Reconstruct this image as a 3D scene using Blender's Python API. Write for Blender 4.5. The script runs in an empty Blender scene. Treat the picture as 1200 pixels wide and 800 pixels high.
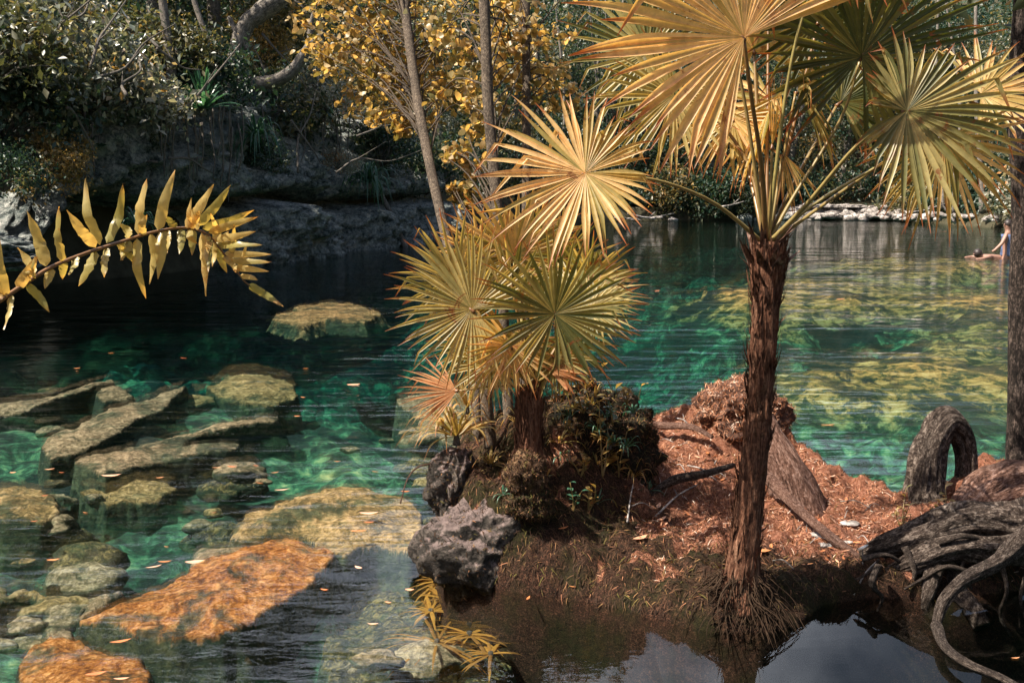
import bpy, math, random
import numpy as np
from mathutils import Vector, Matrix

# ---------------------------------------------------------------- camera, world, sun
F = 1167.0; CX, CY = 600.0, 400.0; H = 1.6
PITCH = math.radians(8.53); SP, CP = math.sin(PITCH), math.cos(PITCH)
scene = bpy.context.scene
cam = bpy.data.objects.new('camera', bpy.data.cameras.new('camera'))
scene.collection.objects.link(cam); scene.camera = cam
cam.location = (0, 0, H); cam.rotation_euler = (math.pi / 2 - PITCH, 0, 0)
cam.data.lens = 35; cam.data.sensor_width = 36; cam.data.clip_start = .05; cam.data.clip_end = 900
SUNV = Vector((-0.54, -0.15, 0.82)).normalized()
world = bpy.data.worlds.new('World'); scene.world = world; world.use_nodes = True
wn = world.node_tree; sky = wn.nodes.new('ShaderNodeTexSky'); sky.sky_type = 'NISHITA'; sky.sun_disc = False
sky.sun_elevation = math.asin(SUNV.z); sky.sun_rotation = math.atan2(SUNV.x, SUNV.y)
sky.air_density = 1.0; sky.dust_density = 3.5; sky.ozone_density = .6
# white cloud bank standing over the far forest
tc = wn.nodes.new('ShaderNodeTexCoord'); cn = wn.nodes.new('ShaderNodeTexNoise'); cn.inputs['Scale'].default_value = 2.6; cn.inputs['Detail'].default_value = 7; cn.inputs['Roughness'].default_value = .55
wn.links.new(tc.outputs['Generated'], cn.inputs['Vector']); crp = wn.nodes.new('ShaderNodeValToRGB'); crp.color_ramp.elements[0].position = .44; crp.color_ramp.elements[1].position = .56
dp = wn.nodes.new('ShaderNodeVectorMath'); dp.operation = 'DOT_PRODUCT'; dp.inputs[1].default_value = Vector((-.30, .86, .42)).normalized(); wn.links.new(tc.outputs['Generated'], dp.inputs[0])
dm = wn.nodes.new('ShaderNodeMapRange'); dm.inputs[1].default_value = .72; dm.inputs[2].default_value = .97; wn.links.new(dp.outputs['Value'], dm.inputs[0])
cm = wn.nodes.new('ShaderNodeMath'); cm.operation = 'MULTIPLY'; wn.links.new(cn.outputs['Fac'], crp.inputs[0]); wn.links.new(crp.outputs[0], cm.inputs[0]); wn.links.new(dm.outputs[0], cm.inputs[1])
sx_ = wn.nodes.new('ShaderNodeSeparateXYZ'); wn.links.new(tc.outputs['Generated'], sx_.inputs[0])
b1 = wn.nodes.new('ShaderNodeMapRange'); b1.inputs[1].default_value = .36; b1.inputs[2].default_value = .27; wn.links.new(sx_.outputs[2], b1.inputs[0])
b2_ = wn.nodes.new('ShaderNodeMapRange'); b2_.inputs[1].default_value = .5; b2_.inputs[2].default_value = .8; wn.links.new(sx_.outputs[1], b2_.inputs[0])
b2_.inputs[4].default_value = .08; b3 = wn.nodes.new('ShaderNodeMath'); b3.operation = 'MULTIPLY'; wn.links.new(b1.outputs[0], b3.inputs[0]); wn.links.new(b2_.outputs[0], b3.inputs[1])
b4 = wn.nodes.new('ShaderNodeMath'); b4.operation = 'MAXIMUM'; wn.links.new(cm.outputs[0], b4.inputs[0]); wn.links.new(b3.outputs[0], b4.inputs[1]); cm = b4
cx = wn.nodes.new('ShaderNodeMix'); cx.data_type = 'RGBA'; cx.inputs[7].default_value = (19, 20, 22, 1); wn.links.new(cm.outputs[0], cx.inputs[0]); wn.links.new(sky.outputs[0], cx.inputs[6])
wn.links.new(cx.outputs[2], wn.nodes['Background'].inputs[0]); wn.nodes['Background'].inputs[1].default_value = 0.07
sl = bpy.data.lights.new('sun', 'SUN'); sl.energy = 5.0; sl.angle = math.radians(.5); sl.color = (1, .91, .78)
sun = bpy.data.objects.new('sun', sl); scene.collection.objects.link(sun)
sun.rotation_euler = (-SUNV).to_track_quat('-Z', 'Y').to_euler(); sun.location = (-10, 5, 20)
scene.view_settings.view_transform = 'Standard'; scene.view_settings.look = 'None'
scene.view_settings.gamma = 1; scene.view_settings.use_curve_mapping = False
scene.view_settings.exposure = 1.15
cy = scene.cycles; cy.max_bounces = 7; cy.diffuse_bounces = 3; cy.glossy_bounces = 3; cy.transmission_bounces = 4
cy.transparent_max_bounces = 12; cy.caustics_reflective = False; cy.caustics_refractive = False
cy.sample_clamp_indirect = 3; cy.use_denoising = True

# ---------------------------------------------------------------- helpers
def P(px, py, d):
    u = (px - CX) / F; v = (CY - py) / F
    return Vector((u * d, d * (CP + v * SP), H + d * (v * CP - SP)))
def Pz(px, py, z=0.0):
    v = (CY - py) / F; return P(px, py, (z - H) / (v * CP - SP))

def _h(ix, iy, iz, s):
    n = (ix.astype(np.int64) * 374761393 + iy.astype(np.int64) * 668265263 + iz.astype(np.int64) * 2147483647 + s * 974634777) & 0xffffffff
    n = ((n ^ (n >> 13)) * 1274126177) & 0xffffffff
    n = ((n ^ (n >> 16)) * 2246822519) & 0xffffffff
    return ((n ^ (n >> 15)) & 0xffffff) / float(0xffffff)
def vnoise(p, s=0):
    i = np.floor(p); f = p - i; f = f * f * (3 - 2 * f); r = 0
    for a in (0, 1):
        for b in (0, 1):
            for c in (0, 1):
                w = (f[:, 0] if a else 1 - f[:, 0]) * (f[:, 1] if b else 1 - f[:, 1]) * (f[:, 2] if c else 1 - f[:, 2])
                r = r + w * _h(i[:, 0] + a, i[:, 1] + b, i[:, 2] + c, s)
    return r
def fbm(p, sc=1.0, o=4, s=0):
    p = np.asarray(p, float) * sc; r = 0; a = .5
    for k in range(o):
        r = r + a * (vnoise(p, s + k) - .5); p = p * 2.03 + 11.7; a *= .5
    return r * 2
def sstep(a, b, x):
    t = np.clip((x - a) / (b - a), 0, 1); return t * t * (3 - 2 * t)
def sdf_poly(X, Y, poly):
    n = len(poly); d = np.full(X.shape, 1e9); ins = np.zeros(X.shape, bool)
    for i in range(n):
        ax, ay = poly[i]; bx, by = poly[(i + 1) % n]
        ex, ey = bx - ax, by - ay; wx, wy = X - ax, Y - ay
        t = np.clip((wx * ex + wy * ey) / (ex * ex + ey * ey + 1e-12), 0, 1)
        d = np.minimum(d, np.hypot(wx - ex * t, wy - ey * t))
        c = (ay > Y) != (by > Y)
        with np.errstate(divide='ignore', invalid='ignore'):
            xi = (bx - ax) * (Y - ay) / (by - ay + 1e-12) + ax
        ins ^= c & (X < xi)
    return np.where(ins, d, -d)

ORG = {}
def mk(name, V, Fc, mat, parent=None, loc=None, attrs=None, smooth=True, **tags):
    """one mesh object from world-space vertices"""
    V = np.asarray(V, float).reshape(-1, 3)
    base = np.array(ORG[parent.name] if parent else (loc if loc is not None else (0, 0, 0)), float)
    me = bpy.data.meshes.new(name); Vl = V - base
    if isinstance(Fc, np.ndarray):
        nf, k = Fc.shape; me.vertices.add(len(Vl)); me.vertices.foreach_set('co', Vl.astype(np.float32).ravel())
        me.loops.add(nf * k); me.loops.foreach_set('vertex_index', Fc.astype(np.int32).ravel())
        me.polygons.add(nf); me.polygons.foreach_set('loop_start', (np.arange(nf) * k).astype(np.int32))
        me.update(calc_edges=True)
    else:
        me.from_pydata([tuple(v) for v in Vl], [], Fc); me.update()
    if smooth: me.polygons.foreach_set('use_smooth', np.ones(len(me.polygons), bool))
    for k, a in (attrs or {}).items():
        at = me.attributes.new(k, 'FLOAT', 'POINT'); at.data.foreach_set('value', np.asarray(a, np.float32))
    for m in (mat if isinstance(mat, (list, tuple)) else [mat]): me.materials.append(m)
    o = bpy.data.objects.new(name, me); scene.collection.objects.link(o); ORG[o.name] = tuple(base)
    if parent: o.parent = parent
    else: o.location = base
    for k, v in tags.items(): o['category' if k == 'cat' else k] = v
    return o
def root(name, loc, label, cat, group=None):
    o = bpy.data.objects.new(name, None); scene.collection.objects.link(o); o.location = loc
    o.empty_display_size = .1; ORG[o.name] = tuple(loc); o['label'] = label; o['category'] = cat
    if group: o['group'] = group
    return o
def dup(o, loc=None, rz=0, sc=1, label=None, parent=None, rot=None):
    c = o.copy(); scene.collection.objects.link(c); ORG[c.name] = tuple(loc) if loc is not None else (0, 0, 0)
    if parent: c.parent = parent
    else:
        c.location = loc; c.rotation_euler = rot if rot else (0, 0, rz)
        c.scale = (sc, sc, sc) if not isinstance(sc, (tuple, list)) else sc
        if label: c['label'] = label
    for ch in [k for k in bpy.data.objects if k.parent == o and k != c]: dup(ch, parent=c)
    return c

def catmull(pts, n):
    pts = [Vector(p) for p in pts]; out = []
    if len(pts) == 2: return [pts[0].lerp(pts[1], i / (n)) for i in range(n + 1)]
    q = [pts[0] * 2 - pts[1]] + pts + [pts[-1] * 2 - pts[-2]]
    segs = len(pts) - 1; per = max(2, n // segs)
    for i in range(segs):
        a, b, c, d = q[i:i + 4]
        for k in range(per):
            t = k / per
            out.append(.5 * ((2 * b) + (c - a) * t + (2 * a - 5 * b + 4 * c - d) * t * t + (3 * b - a - 3 * c + d) * t ** 3))
    out.append(pts[-1]); return out
class MB:
    def __init__(s): s.V = []; s.F = []; s.A = []; s.T = []; s.B = []
    def add(s, V, Fc, lv=0.5, tv=0.0, bc=None):
        b = len(s.V); s.B += list(bc) if bc is not None else [(0.3 * v[0] * 9, .3 * v[1] * 9, v[2]) for v in V]; s.V += [tuple(v) for v in V]; s.F += [tuple(b + i for i in f) for f in Fc]
        s.A += list(lv) if hasattr(lv, '__len__') else [lv] * len(V)
        s.T += list(tv) if hasattr(tv, '__len__') else [tv] * len(V)
    def tube(s, pts, rad, seg=8, n=None, lv=.5, cap=True, lump=0, freq=2.0, seed=0, flat=1.0):
        rr = rad if hasattr(rad, '__len__') else [rad, rad]
        C = catmull(pts, n or (len(pts) * 4)); N = len(C)
        R = np.interp(np.linspace(0, 1, N), np.linspace(0, 1, len(rr)), rr)
        t0 = (C[1] - C[0]).normalized(); up = Vector((0, 0, 1)) if abs(t0.z) < .9 else Vector((1, 0, 0))
        nx = t0.cross(up).normalized(); V = []; L = 0; lump_p = []
        for i in range(N):
            t = (C[min(i + 1, N - 1)] - C[max(i - 1, 0)]).normalized()
            nx = (nx - t * nx.dot(t)).normalized(); ny = t.cross(nx)
            if i: L += (C[i] - C[i - 1]).length
            for k in range(seg):
                a = 2 * math.pi * k / seg
                V.append(np.array(nx) * math.cos(a) * R[i] + np.array(ny) * math.sin(a) * R[i] * flat)
                lump_p.append((math.cos(a) * freq, math.sin(a) * freq, L * 3 + seed * 7.3))
        V = np.array(V)
        if lump:
            lp = np.array(lump_p); V = V * (1 + lump * 2.0 * fbm(lp, 1.0, 3, seed) + lump * .9 * (.35 - np.abs(fbm(lp * np.array([2.6, 2.6, .9]), 1.0, 3, seed + 40))))[:, None]
        V = V + np.repeat(np.array([tuple(c) for c in C]), seg, 0)
        Fc = [(i * seg + k, i * seg + (k + 1) % seg, (i + 1) * seg + (k + 1) % seg, (i + 1) * seg + k) for i in range(N - 1) for k in range(seg)]
        if cap: Fc += [tuple(range(seg))[::-1], tuple((N - 1) * seg + k for k in range(seg))]
        tv = np.repeat(np.linspace(0, 1, N), seg)
        s.add(V, Fc, lv, tv, [(a_ / freq, b_ / freq, c_ / 3 / max(.02, float(np.mean(R)))) for a_, b_, c_ in lump_p])
        return C
    def strap(s, pts, w, n=8, fold=.25, side=None, lv=.5, taper=1.6, wave=0, broad=.0, twist=0):
        """leaf blade along a curve; w=max half width"""
        C = catmull(pts, n); N = len(C); V = []; tv = []
        sd = Vector(side) if side is not None else Vector((random.uniform(-1, 1), random.uniform(-1, 1), .2))
        ph = random.random() * 6
        for i in range(N):
            t = i / (N - 1); d = (C[min(i + 1, N - 1)] - C[max(i - 1, 0)]).normalized()
            sx = (sd - d * sd.dot(d)).normalized(); nn = sx.cross(d)
            if twist: q = Matrix.Rotation(twist * t, 3, d); sx = q @ sx; nn = q @ nn
            ww = w * ((min(1, t / broad) ** .6 if broad else 1)) * max(0.02, 1 - (max(0, t - broad) / (1 - broad)) ** taper)
            wv = wave * w * math.sin(ph + i * 1.9)
            V += [C[i] - sx * ww + nn * (fold * ww + wv), C[i], C[i] + sx * ww + nn * (fold * ww - wv)]; tv += [t] * 3
        Fc = []
        for i in range(N - 1):
            a = i * 3; Fc += [(a, a + 1, a + 4, a + 3), (a + 1, a + 2, a + 5, a + 4)]
        s.add(V, Fc, lv, tv)
    def build(s, name, mat, parent=None, loc=None, **tags):
        o = mk(name, s.V, s.F, mat, parent, loc, {'lv': s.A, 'tv': s.T}, **tags)
        if 'bark' in [m.get('k') for m in o.data.materials]:
            at = o.data.attributes.new('bc', 'FLOAT_VECTOR', 'POINT'); at.data.foreach_set('vector', np.asarray(s.B, np.float32).ravel())
        return o

# ---------------------------------------------------------------- materials
def newmat(name):
    m = bpy.data.materials.new(name); m.use_nodes = True; nt = m.node_tree
    return m, nt, nt.nodes['Principled BSDF'], nt.nodes['Material Output']
def ND(nt, typ, **kw):
    n = nt.nodes.new(typ)
    for k, v in kw.items():
        if isinstance(v, (bpy.types.NodeSocket,)): nt.links.new(v, n.inputs[k])
        elif k in n.inputs: n.inputs[k].default_value = v
        else: setattr(n, k, v)
    return n
def noise(nt, scale, detail=5, rough=.6, vec=None, dist=0):
    n = nt.nodes.new('ShaderNodeTexNoise'); n.inputs['Scale'].default_value = scale; n.inputs['Detail'].default_value = detail
    n.inputs['Roughness'].default_value = rough; n.inputs['Distortion'].default_value = dist
    if vec is not None: nt.links.new(vec, n.inputs['Vector'])
    return n.outputs['Fac']
def pos(nt, sc=(1, 1, 1), rot=(0, 0, 0)):
    g = nt.nodes.new('ShaderNodeNewGeometry'); mp = nt.nodes.new('ShaderNodeMapping')
    mp.inputs['Scale'].default_value = sc; mp.inputs['Rotation'].default_value = rot
    nt.links.new(g.outputs['Position'], mp.inputs[0]); return mp.outputs[0]
def ramp(nt, fac, stops):
    r = nt.nodes.new('ShaderNodeValToRGB'); nt.links.new(fac, r.inputs[0]); el = r.color_ramp.elements
    while len(el) < len(stops): el.new(.5)
    for e, (p, c) in zip(el, stops):
        e.position = p; e.color = (*c, 1) if len(c) == 3 else c
    return r.outputs[0]
def mixc(nt, fac, a, b, typ='MIX'):
    m = nt.nodes.new('ShaderNodeMix'); m.data_type = 'RGBA'; m.blend_type = typ
    for idx, v in ((0, fac), (6, a), (7, b)):
        if isinstance(v, bpy.types.NodeSocket): nt.links.new(v, m.inputs[idx])
        else: m.inputs[idx].default_value = v if idx == 0 else (*v, 1)
    return m.outputs[2]
def math_(nt, op, a, b=0.0, clamp=False):
    m = nt.nodes.new('ShaderNodeMath'); m.operation = op; m.use_clamp = clamp
    for i, v in ((0, a), (1, b)):
        if isinstance(v, bpy.types.NodeSocket): nt.links.new(v, m.inputs[i])
        else: m.inputs[i].default_value = v
    return m.outputs[0]
def attr(nt, name):
    a = nt.nodes.new('ShaderNodeAttribute'); a.attribute_name = name; return a.outputs['Fac']
def bump(nt, h, strength=.5, dist=.02, bsdf=None):
    b = nt.nodes.new('ShaderNodeBump'); b.inputs['Strength'].default_value = strength; b.inputs['Distance'].default_value = dist
    nt.links.new(h, b.inputs['Height'])
    if bsdf: nt.links.new(b.outputs[0], bsdf.inputs['Normal'])
    return b.outputs[0]

def leafmat(name, stops, tip=None, tipat=(.75, .95), trans=.45, tcol=(1.6, 1.3, .5), rough=.4, spec=.5, spots=0.0, obrand=0.0):
    m, nt, b, out = newmat(name)
    f = attr(nt, 'lv')
    if obrand:
        oi = nt.nodes.new('ShaderNodeObjectInfo')
        f = math_(nt, 'ADD', f, math_(nt, 'MULTIPLY', math_(nt, 'SUBTRACT', oi.outputs['Random'], .5), obrand), True)
    c = ramp(nt, f, stops)
    n = noise(nt, 40, 3, .6, pos(nt))
    c = mixc(nt, .5, c, ramp(nt, n, [(.3, (.55, .55, .5)), (.7, (1.25, 1.2, 1.1))]), 'MULTIPLY')
    if tip:
        sp_ = noise(nt, 9, 5, .75, pos(nt), 1.0); c = mixc(nt, ramp(nt, sp_, [(.60, (0, 0, 0)), (.66, (.8, .8, .8))]), c, tuple(k * .7 for k in tip))
        t = math_(nt, 'ADD', attr(nt, 'tv'), math_(nt, 'MULTIPLY', math_(nt, 'SUBTRACT', noise(nt, 14, 3, .6, pos(nt)), .5), .35))
        t = ND(nt, 'ShaderNodeMapRange', Value=t, **{'From Min': tipat[0], 'From Max': tipat[1]}).outputs[0]
        c = mixc(nt, t, c, tip)
    nt.links.new(c, b.inputs['Base Color']); b.inputs['Roughness'].default_value = rough; b.inputs['Specular IOR Level'].default_value = spec
    tr = nt.nodes.new('ShaderNodeBsdfTranslucent'); nt.links.new(mixc(nt, 1.0, c, tcol, 'MULTIPLY'), tr.inputs[0])
    mx = nt.nodes.new('ShaderNodeMixShader'); mx.inputs[0].default_value = trans
    nt.links.new(b.outputs[0], mx.inputs[1]); nt.links.new(tr.outputs[0], mx.inputs[2]); nt.links.new(mx.outputs[0], out.inputs[0])
    return m
M = {}
M['fan'] = leafmat('palm_leaf', [(0, (.22, .22, .06)), (.45, (.55, .40, .14)), (1, (.90, .60, .30))], (.40, .11, .03), (.80, 1.0), .5, (1.5, 1.25, .7), .42, .5)
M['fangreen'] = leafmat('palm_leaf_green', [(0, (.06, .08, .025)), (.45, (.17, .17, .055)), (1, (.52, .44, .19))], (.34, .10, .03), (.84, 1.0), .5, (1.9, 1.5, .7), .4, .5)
M['fandry'] = leafmat('dry_palm_leaf', [(0, (.50, .24, .10)), (1, (.68, .38, .19))], (.35, .08, .03), (.85, 1.0), .45, (1.4, 1.0, .7), .6, .3)
M['fern'] = leafmat('fern_leaf', [(0, (.30, .28, .08)), (1, (.66, .50, .20))], (.62, .30, .08), (.85, 1.15), .5, (1.7, 1.3, .7), .35, .5)
M['rosette'] = leafmat('strap_leaf', [(0, (.025, .09, .05)), (1, (.08, .19, .12))], (.25, .2, .12), (.9, 1.2), .35, (1.3, 1.4, .8), .35, .6)
M['rosettegold'] = leafmat('golden_strap_leaf', [(0, (.18, .16, .05)), (1, (.55, .36, .13))], (.5, .18, .07), (.7, 1.0), .45, (1.4, 1.2, .7), .4, .5)
M['gold'] = leafmat('golden_leaf', [(0, (.08, .10, .04)), (.35, (.24, .20, .08)), (.7, (.50, .37, .17)), (1, (.80, .63, .40))], None, trans=.5, tcol=(1.6, 1.25, .6), rough=.4)
M['pale'] = leafmat('grey_green_leaf', [(0, (.05, .085, .065)), (.5, (.24, .26, .21)), (.78, (.60, .56, .47)), (.88, (.50, .30, .10)), (1, (.62, .25, .08))], None, trans=.3, tcol=(1.3, 1.2, .7), rough=.3, spec=.9, obrand=.25)
M['dark'] = leafmat('dark_leaf', [(0, (.012, .035, .028)), (.7, (.04, .08, .055)), (1, (.20, .19, .10))], None, trans=.3, tcol=(1.3, 1.3, .7), rough=.4, spec=.4, obrand=.3)
M['olive'] = leafmat('olive_leaf', [(0, (.02, .045, .03)), (.55, (.09, .10, .05)), (.85, (.30, .26, .15)), (1, (.50, .30, .10))], None, trans=.4, tcol=(1.4, 1.2, .6), rough=.4, spec=.6, obrand=.4)

def barkmat(name, c0, c1, c2, zs=.15, sc=3.5, bs=.9, bd=.012):
    """bark with grooves that run along the limb (bc = angle and length in limb radii)"""
    m, nt, b, out = newmat(name); m['k'] = 'bark'
    at = nt.nodes.new('ShaderNodeAttribute'); at.attribute_name = 'bc'; mp = nt.nodes.new('ShaderNodeMapping'); mp.inputs['Scale'].default_value = (1, 1, zs); nt.links.new(at.outputs['Vector'], mp.inputs[0])
    v = mp.outputs[0]
    n = noise(nt, sc, 6, .7, v, .8); n2 = noise(nt, 7, 4, .6, pos(nt)); n3 = noise(nt, sc * 4, 4, .7, v, .4); n4 = noise(nt, 60, 4, .7, pos(nt))
    f = math_(nt, 'ADD', math_(nt, 'MULTIPLY', n, .45), math_(nt, 'ADD', math_(nt, 'MULTIPLY', n3, .35), math_(nt, 'MULTIPLY', n4, .2)))
    c = ramp(nt, f, [(.40, c0), (.5, c1), (.62, c2)])
    c = mixc(nt, .6, c, ramp(nt, n2, [(.3, (.5, .5, .5)), (.7, (1.3, 1.25, 1.2))]), 'MULTIPLY')
    nt.links.new(c, b.inputs['Base Color']); b.inputs['Roughness'].default_value = .9; b.inputs['Specular IOR Level'].default_value = .15
    bump(nt, f, bs, bd, b); return m
M['palmbark'] = barkmat('palm_fibre_bark', (.02, .011, .008), (.14, .06, .035), (.40, .22, .14), .12, 5, 1.0, .03)
M['bark'] = barkmat('grey_bark', (.025, .02, .016), (.09, .07, .055), (.36, .29, .21), .6, 4, 1.0, .012)
M['bgbark'] = barkmat('pale_far_bark', (.05, .05, .042), (.17, .15, .13), (.40, .36, .32), .4, 3, .8, .04)
M['root'] = barkmat('weathered_root', (.010, .008, .007), (.075, .055, .045), (.40, .33, .28), .35, 4, 1.0, .045)
M['redwood'] = barkmat('reddish_old_wood', (.025, .013, .010), (.17, .09, .065), (.50, .34, .28), .25, 5, 1.0, .035)
M["weed"] = leafmat("yellow_weed", [(0, (.20, .09, .015)), (1, (.55, .27, .04))], None, trans=.3, rough=.8)
M['petiole'] = leafmat('petiole_green', [(0, (.20, .09, .035)), (1, (.30, .25, .09))], None, trans=.1, rough=.35)

def mat_simple(name, col, rough=.7, spec=.3, nscale=30, amt=.5, bmp=.3, bd=.005):
    m, nt, b, out = newmat(name); n = noise(nt, nscale, 5, .65, pos(nt))
    nt.links.new(mixc(nt, amt, col, ramp(nt, n, [(.3, tuple(c * .45 for c in col)), (.7, tuple(min(1, c * 1.5) for c in col))])), b.inputs['Base Color'])
    b.inputs['Roughness'].default_value = rough; b.inputs['Specular IOR Level'].default_value = spec
    if bmp: bump(nt, n, bmp, bd, b)
    return m
def litter():
    m, nt, b, out = newmat('islet_litter_and_moss')
    g = nt.nodes.new('ShaderNodeNewGeometry'); sx = nt.nodes.new('ShaderNodeSeparateXYZ'); nt.links.new(g.outputs['Normal'], sx.inputs[0])
    p = pos(nt); n1 = noise(nt, 5, 6, .65, p); n2 = noise(nt, 90, 4, .7, p, 1.5); n3 = noise(nt, 260, 3, .7, p)
    redc = ramp(nt, n2, [(.3, (.06, .024, .015)), (.5, (.27, .105, .06)), (.72, (.58, .32, .22))])
    soil = ramp(nt, n2, [(.35, (.010, .007, .005)), (.52, (.055, .028, .018)), (.7, (.24, .11, .065))])
    moss = ramp(nt, n2, [(.35, (.012, .011, .006)), (.7, (.06, .05, .018))])
    sm = mixc(nt, ramp(nt, n1, [(.45, (0, 0, 0)), (.6, (1, 1, 1))]), soil, moss)
    f = math_(nt, 'ADD', math_(nt, 'MULTIPLY', attr(nt, 'lv'), 1.0), math_(nt, 'MULTIPLY', math_(nt, 'SUBTRACT', n1, .5), 1.2))
    f = ND(nt, 'ShaderNodeMapRange', Value=f, **{'From Min': .35, 'From Max': .6}).outputs[0]
    nt.links.new(mixc(nt, f, sm, redc), b.inputs['Base Color']); b.inputs['Roughness'].default_value = .95; b.inputs['Specular IOR Level'].default_value = .15
    bump(nt, math_(nt, 'ADD', n2, n3), 1.0, .012, b); return m
M['litter'] = litter()
def rockmat(name, c0, c1, c2, sc=4, bs=1.0, bd=.05, up=None, upv=None):
    m, nt, b, out = newmat(name); p = pos(nt)
    n = noise(nt, sc, 10, .68, p, .4); n2 = noise(nt, sc * 5, 6, .7, p, .8)
    vo = nt.nodes.new('ShaderNodeTexVoronoi'); vo.inputs['Scale'].default_value = sc * 2.5; nt.links.new(p, vo.inputs['Vector'])
    c = ramp(nt, math_(nt, 'ADD', math_(nt, 'MULTIPLY', n, .55), math_(nt, 'MULTIPLY', n2, .45)), [(.40, c0), (.49, c1), (.58, c2)])
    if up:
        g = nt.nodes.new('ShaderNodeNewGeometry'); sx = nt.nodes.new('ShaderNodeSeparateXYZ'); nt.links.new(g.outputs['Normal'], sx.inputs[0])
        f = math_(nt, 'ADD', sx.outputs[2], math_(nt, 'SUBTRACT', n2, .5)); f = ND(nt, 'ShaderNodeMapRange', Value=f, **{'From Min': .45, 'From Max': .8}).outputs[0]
        if upv: f = ND(nt, 'ShaderNodeMapRange', Value=sx.outputs[2], **{'From Min': .45, 'From Max': .75}).outputs[0]  # steep sides keep the dark base: wall shade put into the colour
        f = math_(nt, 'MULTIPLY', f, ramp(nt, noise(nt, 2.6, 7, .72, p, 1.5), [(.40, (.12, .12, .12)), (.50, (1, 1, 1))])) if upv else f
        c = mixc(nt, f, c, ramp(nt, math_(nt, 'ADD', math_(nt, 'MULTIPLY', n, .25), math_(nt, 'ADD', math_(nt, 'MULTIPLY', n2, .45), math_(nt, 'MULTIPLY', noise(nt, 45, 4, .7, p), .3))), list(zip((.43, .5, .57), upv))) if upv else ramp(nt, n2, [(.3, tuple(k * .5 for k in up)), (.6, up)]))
    nt.links.new(c, b.inputs['Base Color']); b.inputs['Roughness'].default_value = .9; b.inputs['Specular IOR Level'].default_value = .25
    h = math_(nt, 'ADD', n2, math_(nt, 'MULTIPLY', vo.outputs['Distance'], .6)); h = math_(nt, 'ADD', h, n); bump(nt, h, bs, bd, b); return m
M['cliff'] = rockmat('limestone_cliff', (.05, .075, .075), (.33, .37, .35), (.80, .80, .74), 2.6, 1.0, .35)
M['rockdark'] = rockmat('dark_pitted_rock', (.018, .016, .013), (.06, .05, .042), (.16, .13, .11), 9, 1.0, .04, up=(.30, .225, .205))  # paler upward faces: sun on top and shade in front, painted in
M['burl'] = rockmat('brown_mossy_burl', (.05, .03, .018), (.17, .09, .05), (.30, .20, .10), 12, 1.0, .02)
M['stone'] = rockmat('pale_shore_stone', (.07, .065, .06), (.26, .23, .21), (.66, .60, .56), 2.5, .8, .08)
M['slabO'] = rockmat('orange_algae_rock_shaded_sides', (.012, .03, .02), (.03, .05, .03), (.10, .11, .05), 6, 1.0, .05, up=(.78, .36, .10), upv=((.14, .04, .01), (.48, .17, .03), (.84, .42, .15)))  # dark first colours paint the shaded walls, as on the other slabs
M['slabT'] = rockmat('tan_algae_rock_shaded_sides', (.012, .03, .02), (.03, .055, .03), (.10, .13, .06), 5, 1.0, .05, up=1, upv=((.12, .09, .035), (.40, .26, .10), (.78, .52, .25)))
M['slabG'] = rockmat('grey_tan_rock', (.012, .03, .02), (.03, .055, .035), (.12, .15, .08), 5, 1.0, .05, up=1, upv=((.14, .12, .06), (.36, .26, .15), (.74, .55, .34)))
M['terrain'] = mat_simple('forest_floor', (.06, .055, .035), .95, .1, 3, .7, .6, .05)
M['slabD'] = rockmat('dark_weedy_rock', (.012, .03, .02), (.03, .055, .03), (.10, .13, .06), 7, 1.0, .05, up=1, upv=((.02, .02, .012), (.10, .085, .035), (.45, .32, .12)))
def bedmat():
    m, nt, b, out = newmat('lakebed_algae_stone'); p = pos(nt)
    n = noise(nt, .8, 8, .7, p, .5); n2 = noise(nt, 5, 9, .74, p, .35); n3 = noise(nt, .35, 4, .5, p)
    c = ramp(nt, n2, [(.40, (.004, .014, .010)), (.49, (.02, .075, .04)), (.55, (.08, .24, .12)), (.61, (.26, .42, .18)), (.69, (.75, .66, .32))])
    t = ramp(nt, n2, [(.42, (.008, .028, .012)), (.48, (.10, .11, .035)), (.53, (.60, .33, .09)), (.64, (.95, .62, .25))])
    c = mixc(nt, ND(nt, 'ShaderNodeMapRange', Value=math_(nt, 'ADD', attr(nt, 'lv'), math_(nt, 'MULTIPLY', math_(nt, 'SUBTRACT', n, .5), 1.6)), **{'From Min': .4, 'From Max': .62}).outputs[0], c, t)
    c = mixc(nt, ramp(nt, n, [(.45, (1, 1, 1)), (.50, (0, 0, 0))]), c, (.008, .022, .018))
    nt.links.new(c, b.inputs['Base Color']); b.inputs['Roughness'].default_value = 1; bump(nt, n2, 1, .08, b); return m
M['bed'] = bedmat()
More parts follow.
